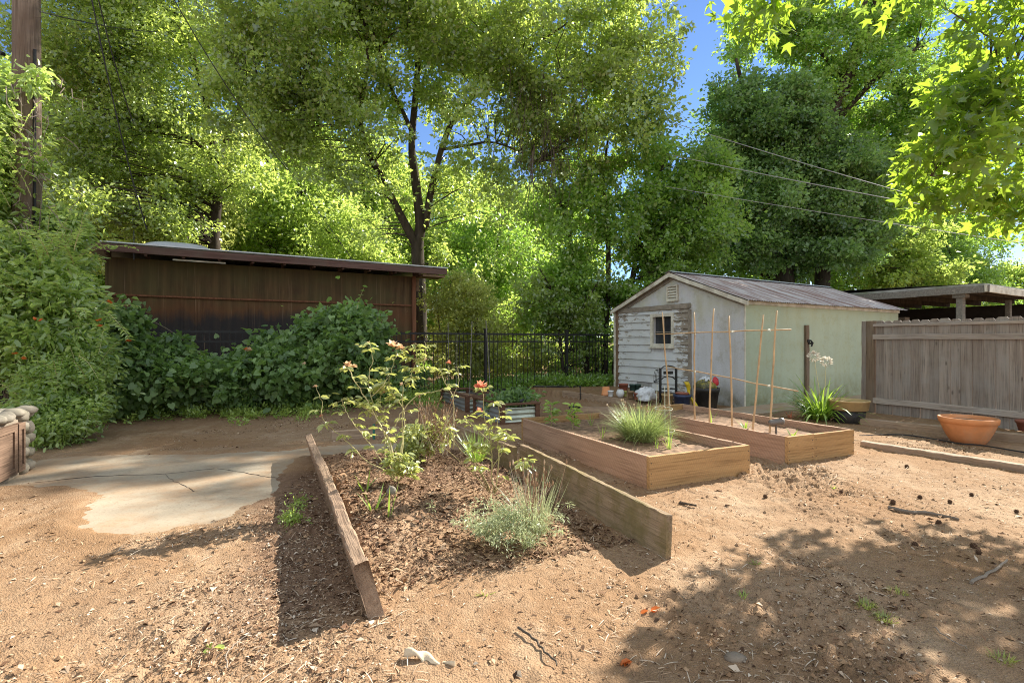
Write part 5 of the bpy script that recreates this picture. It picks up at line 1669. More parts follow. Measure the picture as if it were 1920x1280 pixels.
# rotten hollow at its near end: a ragged chunk missing is suggested by a dark split end cap of broken fibres
rp1 = gp(1247, 1050); rp2 = gp(973, 884)
timber('wooden_plank', 'mossy plank set on edge at the right side of the rose bed, its nearer board', (rp1.x, rp1.y, 0), (rp2.x, rp2.y, 0), .042, .33, -.06, M['plank_moss'], .004, 1, roll=.05)
fp1 = Vector((0.02, 5.12, 0)); fp2 = Vector((-0.86, 6.62, 0))
timber('wooden_plank', 'mossy plank behind the nearer board at the right side of the rose bed', (fp1.x, fp1.y, 0), (fp2.x, fp2.y, 0), .042, .31, -.06, M['plank_moss'], .005, 1)
bp1 = gp(622, 828); bp2 = gp(748, 818)
eb = timber('edging_board', 'short pale board lying across the far end of the rose bed behind the concrete strip', (bp1.x, bp1.y, 0), (bp2.x, bp2.y, 0), .05, .19, -.06, M['edging'])
sk_ = gp(702, 824)
mb = MB(); mb.box(-.014, .014, -.007, .007, -.05, .21); mb.box(-.014, .014, .007, .02, .19, .21)
o = mb.build('garden_stake', M['green_plastic']); o.location = (sk_.x, sk_.y - .03, 0); tag(o, 'small dark green stake holding the short pale board', 'stake')


# --- raised beds
def soil_patch(x0, x1, y0, y1, z, sd, parent):
    xs = np.arange(x0, x1 + .001, .02); ys = np.arange(y0, y1 + .001, .02)
    X, Y = np.meshgrid(xs, ys)
    Z = z + .03 * fbm(X * 3 + sd, Y * 3, 4, sd) + .018 * fbm(X * 16, Y * 16 + sd, 3, sd + 5)
    ii = np.arange(X.size).reshape(X.shape)
    F = np.stack([ii[:-1, :-1], ii[:-1, 1:], ii[1:, 1:], ii[1:, :-1]], -1).reshape(-1, 4)
    return link('soil', np_mesh('soil', np.stack([X.ravel(), Y.ravel(), Z.ravel()], 1), F, np.full(X.size, .5)), M['soil'], parent)


def raised_bed(P, wx, ly, h, label, split=None):
    root = empty('raised_bed', (P.x, P.y, 0), ANG_B, label, 'raised bed')
    t = .04; z0 = -.08
    if split:
        mb = MB(); mb.beam(split - .002, t, h - z0, .002, .1, r=.003, o=(0, 0, z0)); mb.build('front_board', M['bed_x'], root)
        mb = MB(); mb.beam(wx - split - .002, t, h - z0 - .004, .002, .1, r=.003, o=(split + .002, .002, z0)); mb.build('front_board', M['bed_x'], root)
    else:
        mb = MB(); mb.beam(wx, t, h - z0, .002, .1, r=.003, o=(0, 0, z0)); mb.build('front_board', M['bed_x'], root)
    mb = MB(); mb.beam(ly - 2 * t - .004, t, h - z0, .0025, .1, r=.003, o=(0, t + .002, z0 - .001), ax=1); mb.build('side_board', M['bed_y'], root)
    mb = MB(); mb.beam(ly - 2 * t - .004, t, h - z0, .0025, .1, r=.003, o=(wx - t, t + .002, z0 - .001), ax=1); mb.build('side_board', M['bed_y'], root)
    mb = MB(); mb.beam(wx, t, h - z0 - .002, .002, .1, r=.003, o=(0, ly - t, z0)); mb.build('back_board', M['bed_x'], root)
    mb = MB()
    for x in (.018, wx - .018) + ((split - .03, split + .03) if split else ()):
        for z in (.05, .14, .23):
            mb.blob((x + random.uniform(-.003, .003), -.001, z), (.0055, .003, .0055), 8, 5, 0, 1)
    mb.build('screw', M['screw'], root)
    soil_patch(t - .01, wx - t + .01, t - .01, ly - t + .01, h - .085, int(wx * 100), root)
    return root


B1 = gp(1218, 918); B2 = gp(1478, 871)
raised_bed(B1, 1.24, 2.55, .285, 'nearer raised bed of golden sawn boards holding the grassy clump')
raised_bed(B2, 1.12, 2.72, .290, 'raised bed with the bamboo trellis, second from the rose bed', .42)


def bed_pt(Bp, b, a, z):
    return Vector((Bp.x + A.x * a + B.x * b, Bp.y + A.y * a + B.y * b, z))


# retaining boards at the back
timber('retaining_board', 'shady board on edge behind the two raised beds', gp(1160, 785), gp(1083, 783), .04, .24, -.04, M['edging'], .004)
timber('retaining_board', 'old board edging the raised ground in front of the shed siding', (TB0.x, TB0.y, 0), (TB1.x, TB1.y, 0), .05, .22, -.05, M['edging'], .005, 1)

# long timbers lying at the right
e1 = gp(1612, 838); e2 = gp(1960, 893)
timber('landscape_timber', 'long pale timber lying on the dirt at the right, the one nearer the camera', (e1.x, e1.y, 0), (e2.x + 1.0, e2.y - 1.5, 0), .11, .10, -.025, M['edging'], .004)
e1 = gp(1612, 796); e2 = gp(1950, 832)
timber('landscape_timber', 'long timber lying at the foot of the board fence behind the clay bowl', (e1.x, e1.y, 0), (e2.x + 1.0, e2.y - 1.46, 0), .12, .13, -.025, M['edging'], .004)


# --- corrugated beds
def tin_bed(P, wx, ly, h, label):
    root = empty('corrugated_planter', (P.x, P.y, 0), ANG_B, label, 'raised bed')
    for (x, y) in ((0, 0), (wx - .07, 0), (0, ly - .07), (wx - .07, ly - .07)):
        mb = MB(); mb.box(x, x + .07, y, y + .07, -.05, h); mb.build('corner_post', M['brown_frame'], root)
    def panel(n, x0, y0, x1, y1, m):
        zs = np.linspace(-.03, h - .045, 34); mb = MB(); d = Vector((x1 - x0, y1 - y0, 0)).normalized(); nn = Vector((d.y, -d.x, 0))
        vs = []
        for z in zs:
            o_ = nn * (.011 * math.sin(z * 2 * math.pi / .075))
            vs += [(x0 + o_.x, y0 + o_.y, z), (x1 + o_.x, y1 + o_.y, z)]
        mb.add(vs, [(2 * i, 2 * i + 1, 2 * i + 3, 2 * i + 2) for i in range(len(zs) - 1)])
        mb.build(n, m, root, flat=False)
    panel('corrugated_panel', .072, .035, wx - .072, .035, M['corrugated'])
    panel('corrugated_panel', .035, ly - .072, .035, .072, M['corrugated_dark'])
    panel('corrugated_panel', wx - .035, .072, wx - .035, ly - .072, M['corrugated_dark'])
    panel('corrugated_panel', wx - .072, ly - .035, .072, ly - .035, M['corrugated'])
    for (x0, x1, y0, y1) in ((-.01, wx + .01, -.012, .078), (-.01, wx + .01, ly - .078, ly + .012), (-.012, .078, .08, ly - .08), (wx - .078, wx + .012, .08, ly - .08)):
        mb = MB(); mb.box(x0, x1, y0, y1, h + .001, h + .028); mb.build('top_rail', M['brown_frame'], root)
    for y in (.012,):
        mb = MB(); mb.box(.072, wx - .072, y, y + .03, -.04, .03); mb.build('bottom_rail', M['brown_frame'], root)
    soil_patch(.04, wx - .04, .04, ly - .04, h - .07, int(ly * 100), root)
    return root


D1 = gp(940, 797); C1 = gp(874, 776)
tin_bed(D1, .68, 1.25, .30, 'brown framed corrugated planter with leafy strawberry plants, the nearer of two')
tin_bed(C1, .62, 1.55, .30, 'brown framed corrugated planter standing empty behind the rose bushes')

sp = bed_pt(D1, .34, .6, .24)
leaf_heap('strawberry_plants', 'low leafy strawberry plants filling the nearer corrugated planter', 'plant',
          [(960, 748, sp.y, 45, 16, .42, 40, .10)], M['heart_leaf'], 40, .07, .75, 170, OVAL, stems=14, base=sp, up=.9)
for i, (x, y0, y1, lab) in enumerate(((842, 742, 604, 'thin grey stake left of the others at the corrugated planter'), (855, 735, 628, 'short pale stake between the taller ones at the corrugated planter'), (879, 745, 602, 'tall stake at the near corner of the empty corrugated planter'), (921, 735, 600, 'tall stake leaning left behind the strawberry planter'))):
    Y = (10.6, 10.9, 9.9, 9.8)[i]
    p = at(x, y0, Y); p.z = .0; q = at(x + (-2, 2, 6, -10)[i], y1, Y)
    mb = MB(); mb.tube([(0, 0, -.1), (q - p) * .5 + Vector((.006, 0, 0)), q - p], .0075, 6)
    o = mb.build('garden_stake', M['beam_grey']); o.location = p; tag(o, lab, 'stake', 'stakes around the corrugated planters')


# --- roses
def rose(name, label, base, canes, leaves, flowers, sd, lm='rose_leaf', rad=.0055, leaflet=.060):
    R = random.Random(sd); r = np.random.default_rng(sd)
    b = Vector(base); root = empty(name, b, 0, label, 'rose')
    mb = MB(); P = []; D = []
    for k, spec in enumerate(canes):
        pts, ra = smooth([at(*q) for q in spec['p']], [spec.get('r', rad) * (1 - .65 * i / (len(spec['p']) - 1)) for i in range(len(spec['p']))], 5)
        pts = [p - b for p in pts]
        pts = [p + Vector((R.uniform(-.006, .006), R.uniform(-.01, .01), R.uniform(-.004, .004))) for p in pts]
        c = MB(); c.tube(pts, ra, 5, spec.get('tone', R.uniform(.4, .9))); mb.add(c.v, c.f, c.t[0])
        dl = spec.get('d', 1.0)
        nl = int(leaves * dl * sum((q - p).length for p, q in zip(pts[:-1], pts[1:])))
        for _ in range(nl):
            i = min(len(pts) - 2, int(len(pts) * (0.25 + .75 * R.random())))
            p = pts[i].lerp(pts[i + 1], R.random())
            a = R.uniform(0, 6.28); d = Vector((math.cos(a), math.sin(a), R.uniform(-.3, .5)))
            L = R.uniform(.05, .10)
            mb.tube([p, p + d * L * .6, p + d * L + Vector((0, 0, -.01))], [.0018, .0014, .001], 3, .6, cap=False)
            for (f, s_) in ((1.0, 0), (.7, 1), (.7, -1), (.4, 1), (.4, -1)):
                if R.random() < .2: continue
                sd_ = Vector((-d.y, d.x, 0)) * s_
                P.append(tuple(p + d * L * f)); D.append(tuple((d * (1.0 if s_ == 0 else .5) + sd_ + Vector((0, 0, -.35))).normalized()))
    mb.build('canes', M['cane'], root, flat=False)
    if P:
        P = np.array(P); D = np.array(D); n = len(P)
        N = unit(r.normal(0, .5, (n, 3)) + np.array([0, 0, 1]))
        Ls = leaflet * r.uniform(.6, 1.25, n)
        link('foliage', leaves_mesh('foliage', P, D, N, Ls, Ls * .58, r.uniform(.1, 1, n), OVAL, 1.3), M[lm], root)
    for (px, py, Y, mm_, s_, n_) in flowers:
        flower_head('flower', root, at(px, py, Y) - b, M[mm_], None, n_, s_)
    return root


rb = at(740, 905, 4.1); rb.z = .16
Yb = 4.1
rose('rose_bush', 'tall sparse rose bush with faded peach blooms in the middle of the rose bed', rb, [
    dict(p=[(742, 912, Yb), (729, 886, Yb), (687, 864, Yb - .05), (654, 830, Yb - .1), (624, 804, Yb - .1), (605, 785, Yb - .15), (603, 751, Yb - .15), (592, 725, Yb - .15)], d=.45),
    dict(p=[(741, 905, Yb), (736, 845, Yb), (721, 811, Yb), (702, 777, Yb), (684, 744, Yb - .05), (661, 706, Yb - .1), (652, 688, Yb - .1)], r=.008),
    dict(p=[(741, 900, Yb), (728, 835, Yb), (706, 777, Yb + .1), (697, 744, Yb + .1), (691, 706, Yb + .15), (699, 669, Yb + .15), (692, 639, Yb + .15)]),
    dict(p=[(744, 905, Yb), (722, 852, Yb), (726, 800, Yb + .1), (712, 760, Yb + .1), (716, 730, Yb + .1)], d=.9),
    dict(p=[(746, 905, Yb), (752, 840, Yb + .1), (759, 774, Yb + .2), (740, 744, Yb + .2), (729, 714, Yb + .2), (740, 676, Yb + .2), (744, 650, Yb + .2)]),
    dict(p=[(746, 905, Yb), (756, 830, Yb + .2), (755, 732, Yb + .2), (770, 706, Yb + .25), (781, 672, Yb + .3), (778, 642, Yb + .3)]),
    dict(p=[(781, 672, Yb + .3), (790, 690, Yb + .3), (798, 664, Yb + .3), (797, 640, Yb + .3)], r=.004, d=1.4),
    dict(p=[(740, 800, Yb), (755, 770, Yb), (778, 744, Yb), (804, 736, Yb), (828, 732, Yb)], d=.3),
    dict(p=[(742, 905, Yb), (700, 840, Yb - .1), (668, 800, Yb - .2), (648, 770, Yb - .2), (640, 745, Yb - .2)], d=.8, r=.005),
    dict(p=[(746, 905, Yb), (768, 880, Yb - .1), (752, 865, Yb - .1)], d=5.0, r=.004),
    dict(p=[(742, 905, Yb), (735, 880, Yb - .1), (745, 850, Yb - .1)], d=5.0, r=.004),
    dict(p=[(702, 777, Yb), (676, 760, Yb), (655, 752, Yb)], r=.004, d=1.5), dict(p=[(697, 744, Yb), (720, 720, Yb), (728, 700, Yb)], r=.004, d=1.5),
], 17, [(652, 687, Yb - .1, 'petal_peach', .05, 12), (663, 688, Yb - .1, 'petal_peach', .035, 8), (736, 650, Yb + .2, 'petal_peach', .062, 16), (750, 653, Yb + .2, 'petal_peach', .05, 10), (753, 722, Yb + .2, 'petal_peach', .03, 7), (721, 736, Yb + .1, 'petal_peach', .025, 6), (592, 725, Yb - .15, 'petal_peach', .022, 6), (603, 780, Yb - .15, 'petal_coral', .02, 5), (692, 643, Yb + .15, 'petal_peach', .02, 6)], 41)

r2 = at(926, 925, 3.95); r2.z = .12
Y2 = 3.95
rose('rose_bush', 'rose bush with one bright coral bloom beside the mossy plank', r2, [
    dict(p=[(926, 925, Y2), (922, 879, Y2), (920, 830, Y2), (909, 781, Y2), (905, 740, Y2), (900, 728, Y2)], tone=.35),
    dict(p=[(928, 925, Y2), (936, 860, Y2), (930, 810, Y2 + .1), (935, 775, Y2 + .1), (930, 750, Y2 + .1)], tone=.35),
    dict(p=[(922, 879, Y2), (940, 850, Y2), (948, 815, Y2), (951, 803, Y2)], r=.004, d=1.4), dict(p=[(920, 830, Y2), (890, 800, Y2), (871, 785, Y2), (862, 795, Y2)], r=.004, d=1.2),
    dict(p=[(915, 920, Y2), (882, 882, Y2), (845, 850, Y2 + .1), (807, 822, Y2 + .2)], tone=.1, d=.15), dict(p=[(917, 920, Y2), (890, 870, Y2), (862, 842, Y2), (840, 800, Y2)], tone=.1, d=.15),
    dict(p=[(920, 922, Y2), (900, 880, Y2), (887, 850, Y2), (885, 820, Y2)], tone=.2, d=1.3),
    dict(p=[(926, 925, Y2), (960, 880, Y2), (985, 862, Y2)], tone=.4, d=1.6, r=.004),
], 17, [(900, 728, Y2, 'petal_coral', .062, 18), (911, 722, Y2, 'petal_peach', .03, 6), (899, 772, Y2, 'petal_coral', .038, 10)], 42)
r3 = at(851, 800, 4.9); r3.z = .14
rose('rose_bush', 'single bare rose cane forked in two with a withered bloom, behind the leafy shrub', r3, [
    dict(p=[(851, 840, 4.9), (851, 785, 4.9), (849, 744, 4.9), (834, 718, 4.9), (826, 695, 4.9), (822, 690, 4.9)], d=.5),
    dict(p=[(849, 744, 4.9), (860, 718, 4.9), (858, 691, 4.9), (852, 688, 4.9)], d=.5, r=.004), dict(p=[(834, 718, 4.9), (840, 700, 4.9), (841, 684, 4.9)], r=.004, d=.5)],
    12, [(841, 681, 4.9, 'petal_coral', .035, 8)], 43)

# leafy shrub with dry seed stems at the far end of the rose bed
ps = at(800, 850, 5.0); ps.z = .15
lh = leaf_heap('perennial_clump', 'yellow-green leafy clump topped with dry brown stems at the far end of the rose bed', 'plant',
               [(785, 822, 5.0, 42, 26, .25, 26, .09), (765, 848, 4.9, 30, 12, .2, 12, .07), (825, 805, 5.1, 22, 20, .15, 8, .08)], M['rose_leaf'], 24, .055, .6, 171, OVAL, stems=20, base=ps)
mb = MB(); R = random.Random(12)
for k in range(80):
    p = at(R.uniform(785, 845), R.uniform(835, 855), R.uniform(4.8, 5.2)) - ps; q = at(R.uniform(775, 858), R.uniform(742, 800), R.uniform(4.8, 5.2)) - ps
    m_ = p.lerp(q, .5) + Vector((R.uniform(-.03, .03), 0, .03))
    mb.tube([p, m_, q], [.003, .0025, .0018], 3, R.uniform(.3, 1), cap=False)
    mb.blob(tuple(q), (.006, .006, .016), 5, 4, .1, k, R.uniform(.2, .8))
mb.build('seed_stems', M['litter'], lh)

# pale lavender bush
pl = at(965, 1000, 3.2); pl.z = .08
r = np.random.default_rng(180); n = 1100
lav = empty('lavender_bush', pl, 0, 'silvery pale green lavender bush beside the nearer mossy plank', 'plant')
parts_ = []
for k in range(12):
    a0 = k * 2.4; q0 = .17 * math.sqrt((k + .5) / 12); cx, cy = q0 * math.cos(a0) * 1.35 - .03, q0 * math.sin(a0)
    m_ = int(r.uniform(18, 38)); az = r.uniform(0, 6.28, m_) * .7 + math.atan2(cy, cx) - 2.2
    hh = r.uniform(.07, .175)
    parts_.append(blade_arrays(np.stack([cx + r.normal(0, .018, m_), cy + r.normal(0, .018, m_), np.full(m_, -.01)], 1), az, r.uniform(.3, 1.45, m_), hh * r.uniform(.4, 1.15, m_), np.full(m_, .0052), r.uniform(-.5, 1.4, m_), 181 + k, 4))
n2 = 160; az = r.uniform(0, 6.28, n2); rr_ = .08 * np.sqrt(r.random(n2))
parts_.append(blade_arrays(np.stack([np.cos(az) * rr_ + .13, np.sin(az) * rr_ + .10, np.full(n2, -.01)], 1), az, r.uniform(.9, 1.5, n2), r.uniform(.15, .42, n2), np.full(n2, .0045), r.uniform(-.3, .7, n2), 282, 4))
link('leaves', np_mesh('leaves', *join(*parts_)), M['silver_leaf'], lav)
C = np.stack([r.normal(-0.03, .13, 150), r.normal(0, .11, 150), np.abs(r.normal(.10, .06, 150))], 1)
V, F, T = leaf_cloud(C, np.full(150, .045), 26, .026, .22, 183)
link('foliage', np_mesh('foliage', V, F, T), M['silver_leaf'], lav)
mb = MB(); R = random.Random(14)
for k in range(30):
    p = Vector((R.uniform(.05, .2), R.uniform(0, .14), 0)); q = p + Vector((R.uniform(-.12, .14), R.uniform(-.1, .1), R.uniform(.28, .46)))
    mb.tube([p, p.lerp(q, .5) + Vector((R.uniform(-.02, .02), 0, .02)), q], [.0025, .002, .0015], 3, R.uniform(.5, 1), cap=False); mb.blob(tuple(q), (.006, .006, .02), 5, 4, .1, k, R.uniform(.3, .9))
mb.build('seed_stems', M['litter'], lav)
pl2 = at(910, 905, 3.7); pl2.z = .1
tuft('herb_clump', 'feathery bright green herb between the coral rose and the lavender', 'plant', at(893, 862, 4.1), 160, .26, .05, .004, M['strap_leaf'], 184, (.8, 1.5), (-.2, .8))

# strap-leaf shoots in the rose bed
for i, (px, py, Y, n_, h_, lab) in enumerate(((700, 962, 3.45, 8, .20, 'low strap-leaved shoot at the left of the rose bed, leaves spread to the left'), (728, 968, 3.4, 3, .24, 'upright pair of strap leaves beside the pale stone in the rose bed'), (684, 920, 3.8, 6, .18, 'small green shoot close to the long weathered beam'))):
    p = at(px, py, Y); p.z = gzs(p.x, p.y) + .005
    tuft('iris_shoot', lab, 'plant', p, n_, h_, .02, .017, M['strap_leaf'], 190 + i, (.6, 1.5), (-.1, .5))
p = at(734, 915, 3.75); p.z = gzs(p.x, p.y) + .025
mb = MB(); mb.blob((0, 0, 0), (.04, .022, .045), 10, 7, .22, 4)
o = mb.build('pale_stone', M['river_stone'], flat=False); o.location = p; tag(o, 'chunky pale stone at the foot of the tall rose bush', 'stone')

# weeds in the beam's shade
for i, (px, py, n_, lab) in enumerate(((545, 985, 90, 'green weed patch in the shadow of the long weathered beam'), (560, 955, 50, 'smaller weed in the shade, just behind the larger weed patch'))):
    q = gp(px, py)
    leaf_heap('weed', lab, 'weed', [(px, py - 8, q.y, 16, 10, .10, 18 if i == 0 else 9, .05)], M['weed_leaf'], 20, .022, .45, 195 + i, DIAMOND, stems=8, base=(q.x, q.y, 0))

# --- plants in the nearer raised bed
soilz = .205
for i, (b_, a_, lab, mm_) in enumerate(((.30, 2.28, 'dark green young pepper plant at the far end of the nearer raised bed', 'vine_leaf'), (.42, 1.95, 'pale green young pepper plant, just in front of the darker one', 'weed_leaf'))):
    P = bed_pt(B1, b_, a_, soilz); R = random.Random(60 + i); r = np.random.default_rng(60 + i)
    root = empty('pepper_plant', P, 0, lab, 'plant')
    mb = MB(); pts = [Vector((0, 0, -.01)), Vector((.01, 0, .12)), Vector((.0, .01, .26))]; mb.tube(pts, [.005, .004, .003], 5, .3); mb.build('stem', M['cane'], root)
    n = 40; z = r.uniform(.04, .30, n); az = r.uniform(0, 6.28, n)
    D = np.stack([np.cos(az), np.sin(az), r.uniform(-.2, .7, n)], 1)
    N = unit(r.normal(0, .35, (n, 3)) + np.array([0, 0, 1]))
    L = r.uniform(.07, .13, n)
    link('leaves', leaves_mesh('leaves', np.stack([np.cos(az) * .02, np.sin(az) * .02, z], 1), D, N, L, L * .42, r.uniform(.1, 1, n), OVAL, 1.4), M[mm_], root)

Pc = bed_pt(B1, .74, 1.02, soilz)
ch = tuft('chive_clump', 'big arching clump of chives with white seed heads in the nearer raised bed', 'plant', Pc, 1500, .46, .15, .0075, M['chive_leaf'], 200, (.55, 1.5), (.2, 1.5), 6)
R = random.Random(17)
for k in range(26):
    mb = MB(); hd = MB()
    a = R.uniform(0, 6.28); rr_ = R.uniform(.02, .12); p = Vector((math.cos(a) * rr_, math.sin(a) * rr_, 0)); q = p + Vector((math.cos(a) * R.uniform(.02, .30), math.sin(a) * R.uniform(.02, .26), R.uniform(.22, .44)))
    mb.tube([p, p.lerp(q, .5) + Vector((0, 0, .03)), q], [.0025, .002, .0018], 4, .9, cap=False); hd.blob(tuple(q), (.011, .011, .011), 6, 5, .15, k, R.uniform(.7, 1))
    hd.build('seed_head', M['litter'], mb.build('flower_stem', M['cane'], ch))
for i, (b_, a_, n_, h_, lab) in enumerate(((.38, 1.25, 3, .20, 'single upright onion shoot left of the chive clump'), (.70, .52, 10, .24, 'loose onion shoots in front of the chive clump'), (.62, .62, 5, .17, 'short yellowing onion shoot in front of the chive clump, on its left side'), (.80, 2.1, 7, .24, 'thin strap-leaved shoot at the far end of the nearer raised bed'))):
    tuft('onion_shoot', lab, 'plant', bed_pt(B1, b_, a_, soilz), n_, h_, .02, .009, M['strap_leaf'], 210 + i, (.9, 1.5), (0, .6))
# wire cage
Pw = bed_pt(B1, 1.0, .95, soilz); R = random.Random(3)
root = empty('wire_cage', Pw, 0, 'pale three-legged wire plant cage beside the chive clump', 'plant cage')
mb = MB()
tops = []
for k in range(3):
    a = k * 2.09 + .4; mb.tube([(math.cos(a) * .11, math.sin(a) * .11, -.05), (math.cos(a) * .075, math.sin(a) * .075, .60)], .004, 5)
mb.build('legs', M['pale_wire'], root)
for (z, r_) in ((.10, .118), (.34, .097)):
    mb = MB(); mb.tube([(math.cos(t) * r_, math.sin(t) * r_, z + .01 * math.sin(t)) for t in np.linspace(0, 6.283, 20)], .003, 5); mb.build('ring', M['pale_wire'], root)

# --- bamboo trellis in the second bed
tr0 = Vector((2.90, 5.78, .2))
root = empty('bamboo_trellis', tr0, 0, 'trellis of bamboo canes tied in a row in the second raised bed', 'trellis')
canes = [(0, 1456, 582, 0), (.233, 1431, 590, 1416), (.505, 1367, 592, 1380), (.879, 1338, 578, 1335), (1.125, 1302, 585, 1309), (1.58, 1242, 585, 1262)]
for (t, pxt, pyt, pxb) in canes:
    Y = 5.78 + .906 * t; p = Vector((2.90 - .424 * t, Y, .12)); q = at(pxt, pyt, Y)
    mb = MB(); n = 9
    pts = [p.lerp(q, i / (n - 1)) + Vector((random.uniform(-.006, .006), 0, 0)) for i in range(n)]
    mb.tube([x - tr0 for x in pts], [.0115 * (1 - .3 * i / n) * (1.15 if i % 2 else 1) for i in range(n)], 7)
    mb.build('upright_cane', M['bamboo'], root, flat=False)
for (p, q) in ((at(1487, 617, 5.68), at(1233, 626, 7.30)), (at(1500, 733, 5.66), at(1253, 686, 7.32))):
    mb = MB(); n = 8
    pts = [p.lerp(q, i / (n - 1)) + Vector((-.028, -.012, random.uniform(-.006, .006))) for i in range(n)]
    mb.tube([x - tr0 for x in pts], .0075, 6); mb.build('cross_cane', M['bamboo'], root, flat=False)
for (t, z) in ((0, 1.43), (0, .80), (.505, 1.42), (1.125, 1.41), (1.125, .9)):
    mb = MB(); p = Vector((2.90 - .424 * t, 5.78 + .906 * t, z)) - tr0
    for k in range(3):
        mb.tube([p + Vector((math.cos(a) * .018, math.sin(a) * .018, (k - 1) * .008 + .006 * math.sin(a * 2))) for a in np.linspace(0, 6.28, 9)], .002, 4)
    mb.build('string_tie', M['pale_wire'], root)
for i, (b_, a_, n_, h_, lab) in enumerate(((.30, 1.35, 4, .26, 'broad strap leaf leaning right behind the trellis canes'), (.42, .90, 6, .17, 'short strap-leaved shoot in the middle of the second raised bed'), (.55, .35, 4, .12, 'small bent shoot near the grey spotlight in the second raised bed'))):
    tuft('iris_shoot', lab, 'plant', bed_pt(B2, b_, a_, soilz), n_, h_, .02, .022, M['strap_leaf'], 220 + i, (.7, 1.4), (0, .6))


# --- garden spotlights
def spot(P, h, az, label, m, L=.13, rad=.026):
    root = empty('garden_spotlight', P, az, label, 'spotlight')
    mb = MB(); mb.box(-.008, .008, -.008, .008, -.06, h); mb.blob((0, 0, h), (.018, .018, .018), 8, 5, 0, 1); mb.build('stake', m, root)
    mb = MB()
    for (x, rr_) in ((-L / 2, rad * .8), (-L / 2 + .02, rad), (L / 2, rad * 1.08)):
        pass
    n = 14; prof = [(-L / 2, rad * .7), (-L / 2 + .012, rad * .95), (L / 2 - .03, rad), (L / 2 - .028, rad * 1.14), (L / 2, rad * 1.14), (L / 2 - .008, rad * .95)]
    vs = [(x, rr_ * math.cos(t), h + .025 + rr_ * math.sin(t) + x * .08) for x, rr_ in prof for t in [2 * math.pi * k / n for k in range(n)]]
    fs = [(i * n + k, (i + 1) * n + k, (i + 1) * n + (k + 1) % n, i * n + (k + 1) % n) for i in range(len(prof) - 1) for k in range(n)]
    fs += [tuple(range(n)), tuple((len(prof) - 1) * n + k for k in range(n))[::-1]]
    mb.add(vs, fs); mb.build('lamp_head', m, root, flat=False)
    return root


spot(bed_pt(B2, .20, .30, .20), .17, .2, 'grey spotlight on a stake at the front corner of the trellis bed', M['grey_metal'], .17, .034)
spot(bed_pt(B1, .70, 2.35, .20), .20, .3, 'black spotlight on a stake at the far end of the nearer raised bed', M['black_plastic'], .15, .03)
p = gp(978, 792); spot(Vector((p.x, p.y, 0)), .33, 1.2, 'black spotlight standing in front of the strawberry planter', M['black_plastic'], .14, .02)
p = gp(1088, 752); root = empty('sprinkler_riser', (p.x, p.y, 0), 0, 'thin black sprinkler riser behind the raised beds', 'sprinkler')
mb = MB(); mb.tube([(0, 0, -.05), (0, 0, .30)], .011, 6); mb.build('riser', M['iron'], root); mb = MB(); mb.lathe([(.012, .30), (.022, .31), (.022, .335), (.012, .345)], 10); mb.tube([(0, 0, .325), (-.06, 0, .33)], .008, 5); mb.build('nozzle', M['iron'], root)
mb = MB(); mb.beam(.16, .05, .02, .002, .05)
o = mb.build('wood_offcut', M['beam_grey']); o.location = bed_pt(B2, .06, .12, .262); o.rotation_euler = (.1, .45, .3); tag(o, 'small grey wood offcut lying in the front corner of the trellis bed', 'wood scrap')

# --- agapanthus, tub, bowl
Pa = gp(1536, 786); Pa = Vector((Pa.x, Pa.y, .01))
ag = tuft('agapanthus', 'arching strap-leaved agapanthus with two pale seed heads on tall stalks', 'plant', Pa, 200, .80, .13, .042, M['strap_leaf'], 230, (.5, 1.5), (.5, 1.9), 6)
for (px, py) in ((1526, 668), (1549, 678)):
    q = at(px, py, Pa.y) - Pa
    mb = MB(); mb.tube([Vector((0.02, 0, 0)), q * .5 + Vector((.04, 0, 0)), q], [.006, .005, .004], 6, .9); mb.build('stalk', M['cane'], ag, flat=False)
    r = np.random.default_rng(int(px)); n = 70
    D = unit(r.normal(0, 1, (n, 3)) + np.array([0, 0, .3])); P = np.array(q)[None] + D * .05
    link('seed_head', leaves_mesh('seed_head', P, D, unit(r.normal(0, 1, (n, 3))), .055 * r.uniform(.7, 1.2, n), .024, r.uniform(.3, 1, n), OVAL, 1.5), M['petal_white'], ag)
tuft('red_leaf_tuft', 'small reddish tuft at the left foot of the agapanthus', 'plant', Pa + Vector((-.42, .1, 0)), 14, .16, .03, .02, M['petal_coral'], 231, (.5, 1.4), (0, .8))

Pt = gp(1592, 792); Pt = Vector((Pt.x, Pt.y, 0))
root = empty('plant_tub', Pt, 0, 'big black tub with a wide tan rim behind the agapanthus', 'pot')
mb = MB(); mb.lathe([(.19, 0), (.205, .01), (.235, .235), (.22, .235), (.19, .03)], 32); mb.build('body', M['black_plastic'], root, flat=False)
mb = MB(); mb.lathe([(.238, .205), (.262, .215), (.275, .34), (.292, .345), (.292, .365), (.262, .365), (.255, .30), (.235, .24)], 32); mb.build('rim', M['tan_pot'], root, flat=False)
mb = MB(); mb.lathe([(.001, .298), (.254, .298), (.254, .290)], 24); mb.build('soil', M['soil'], root)

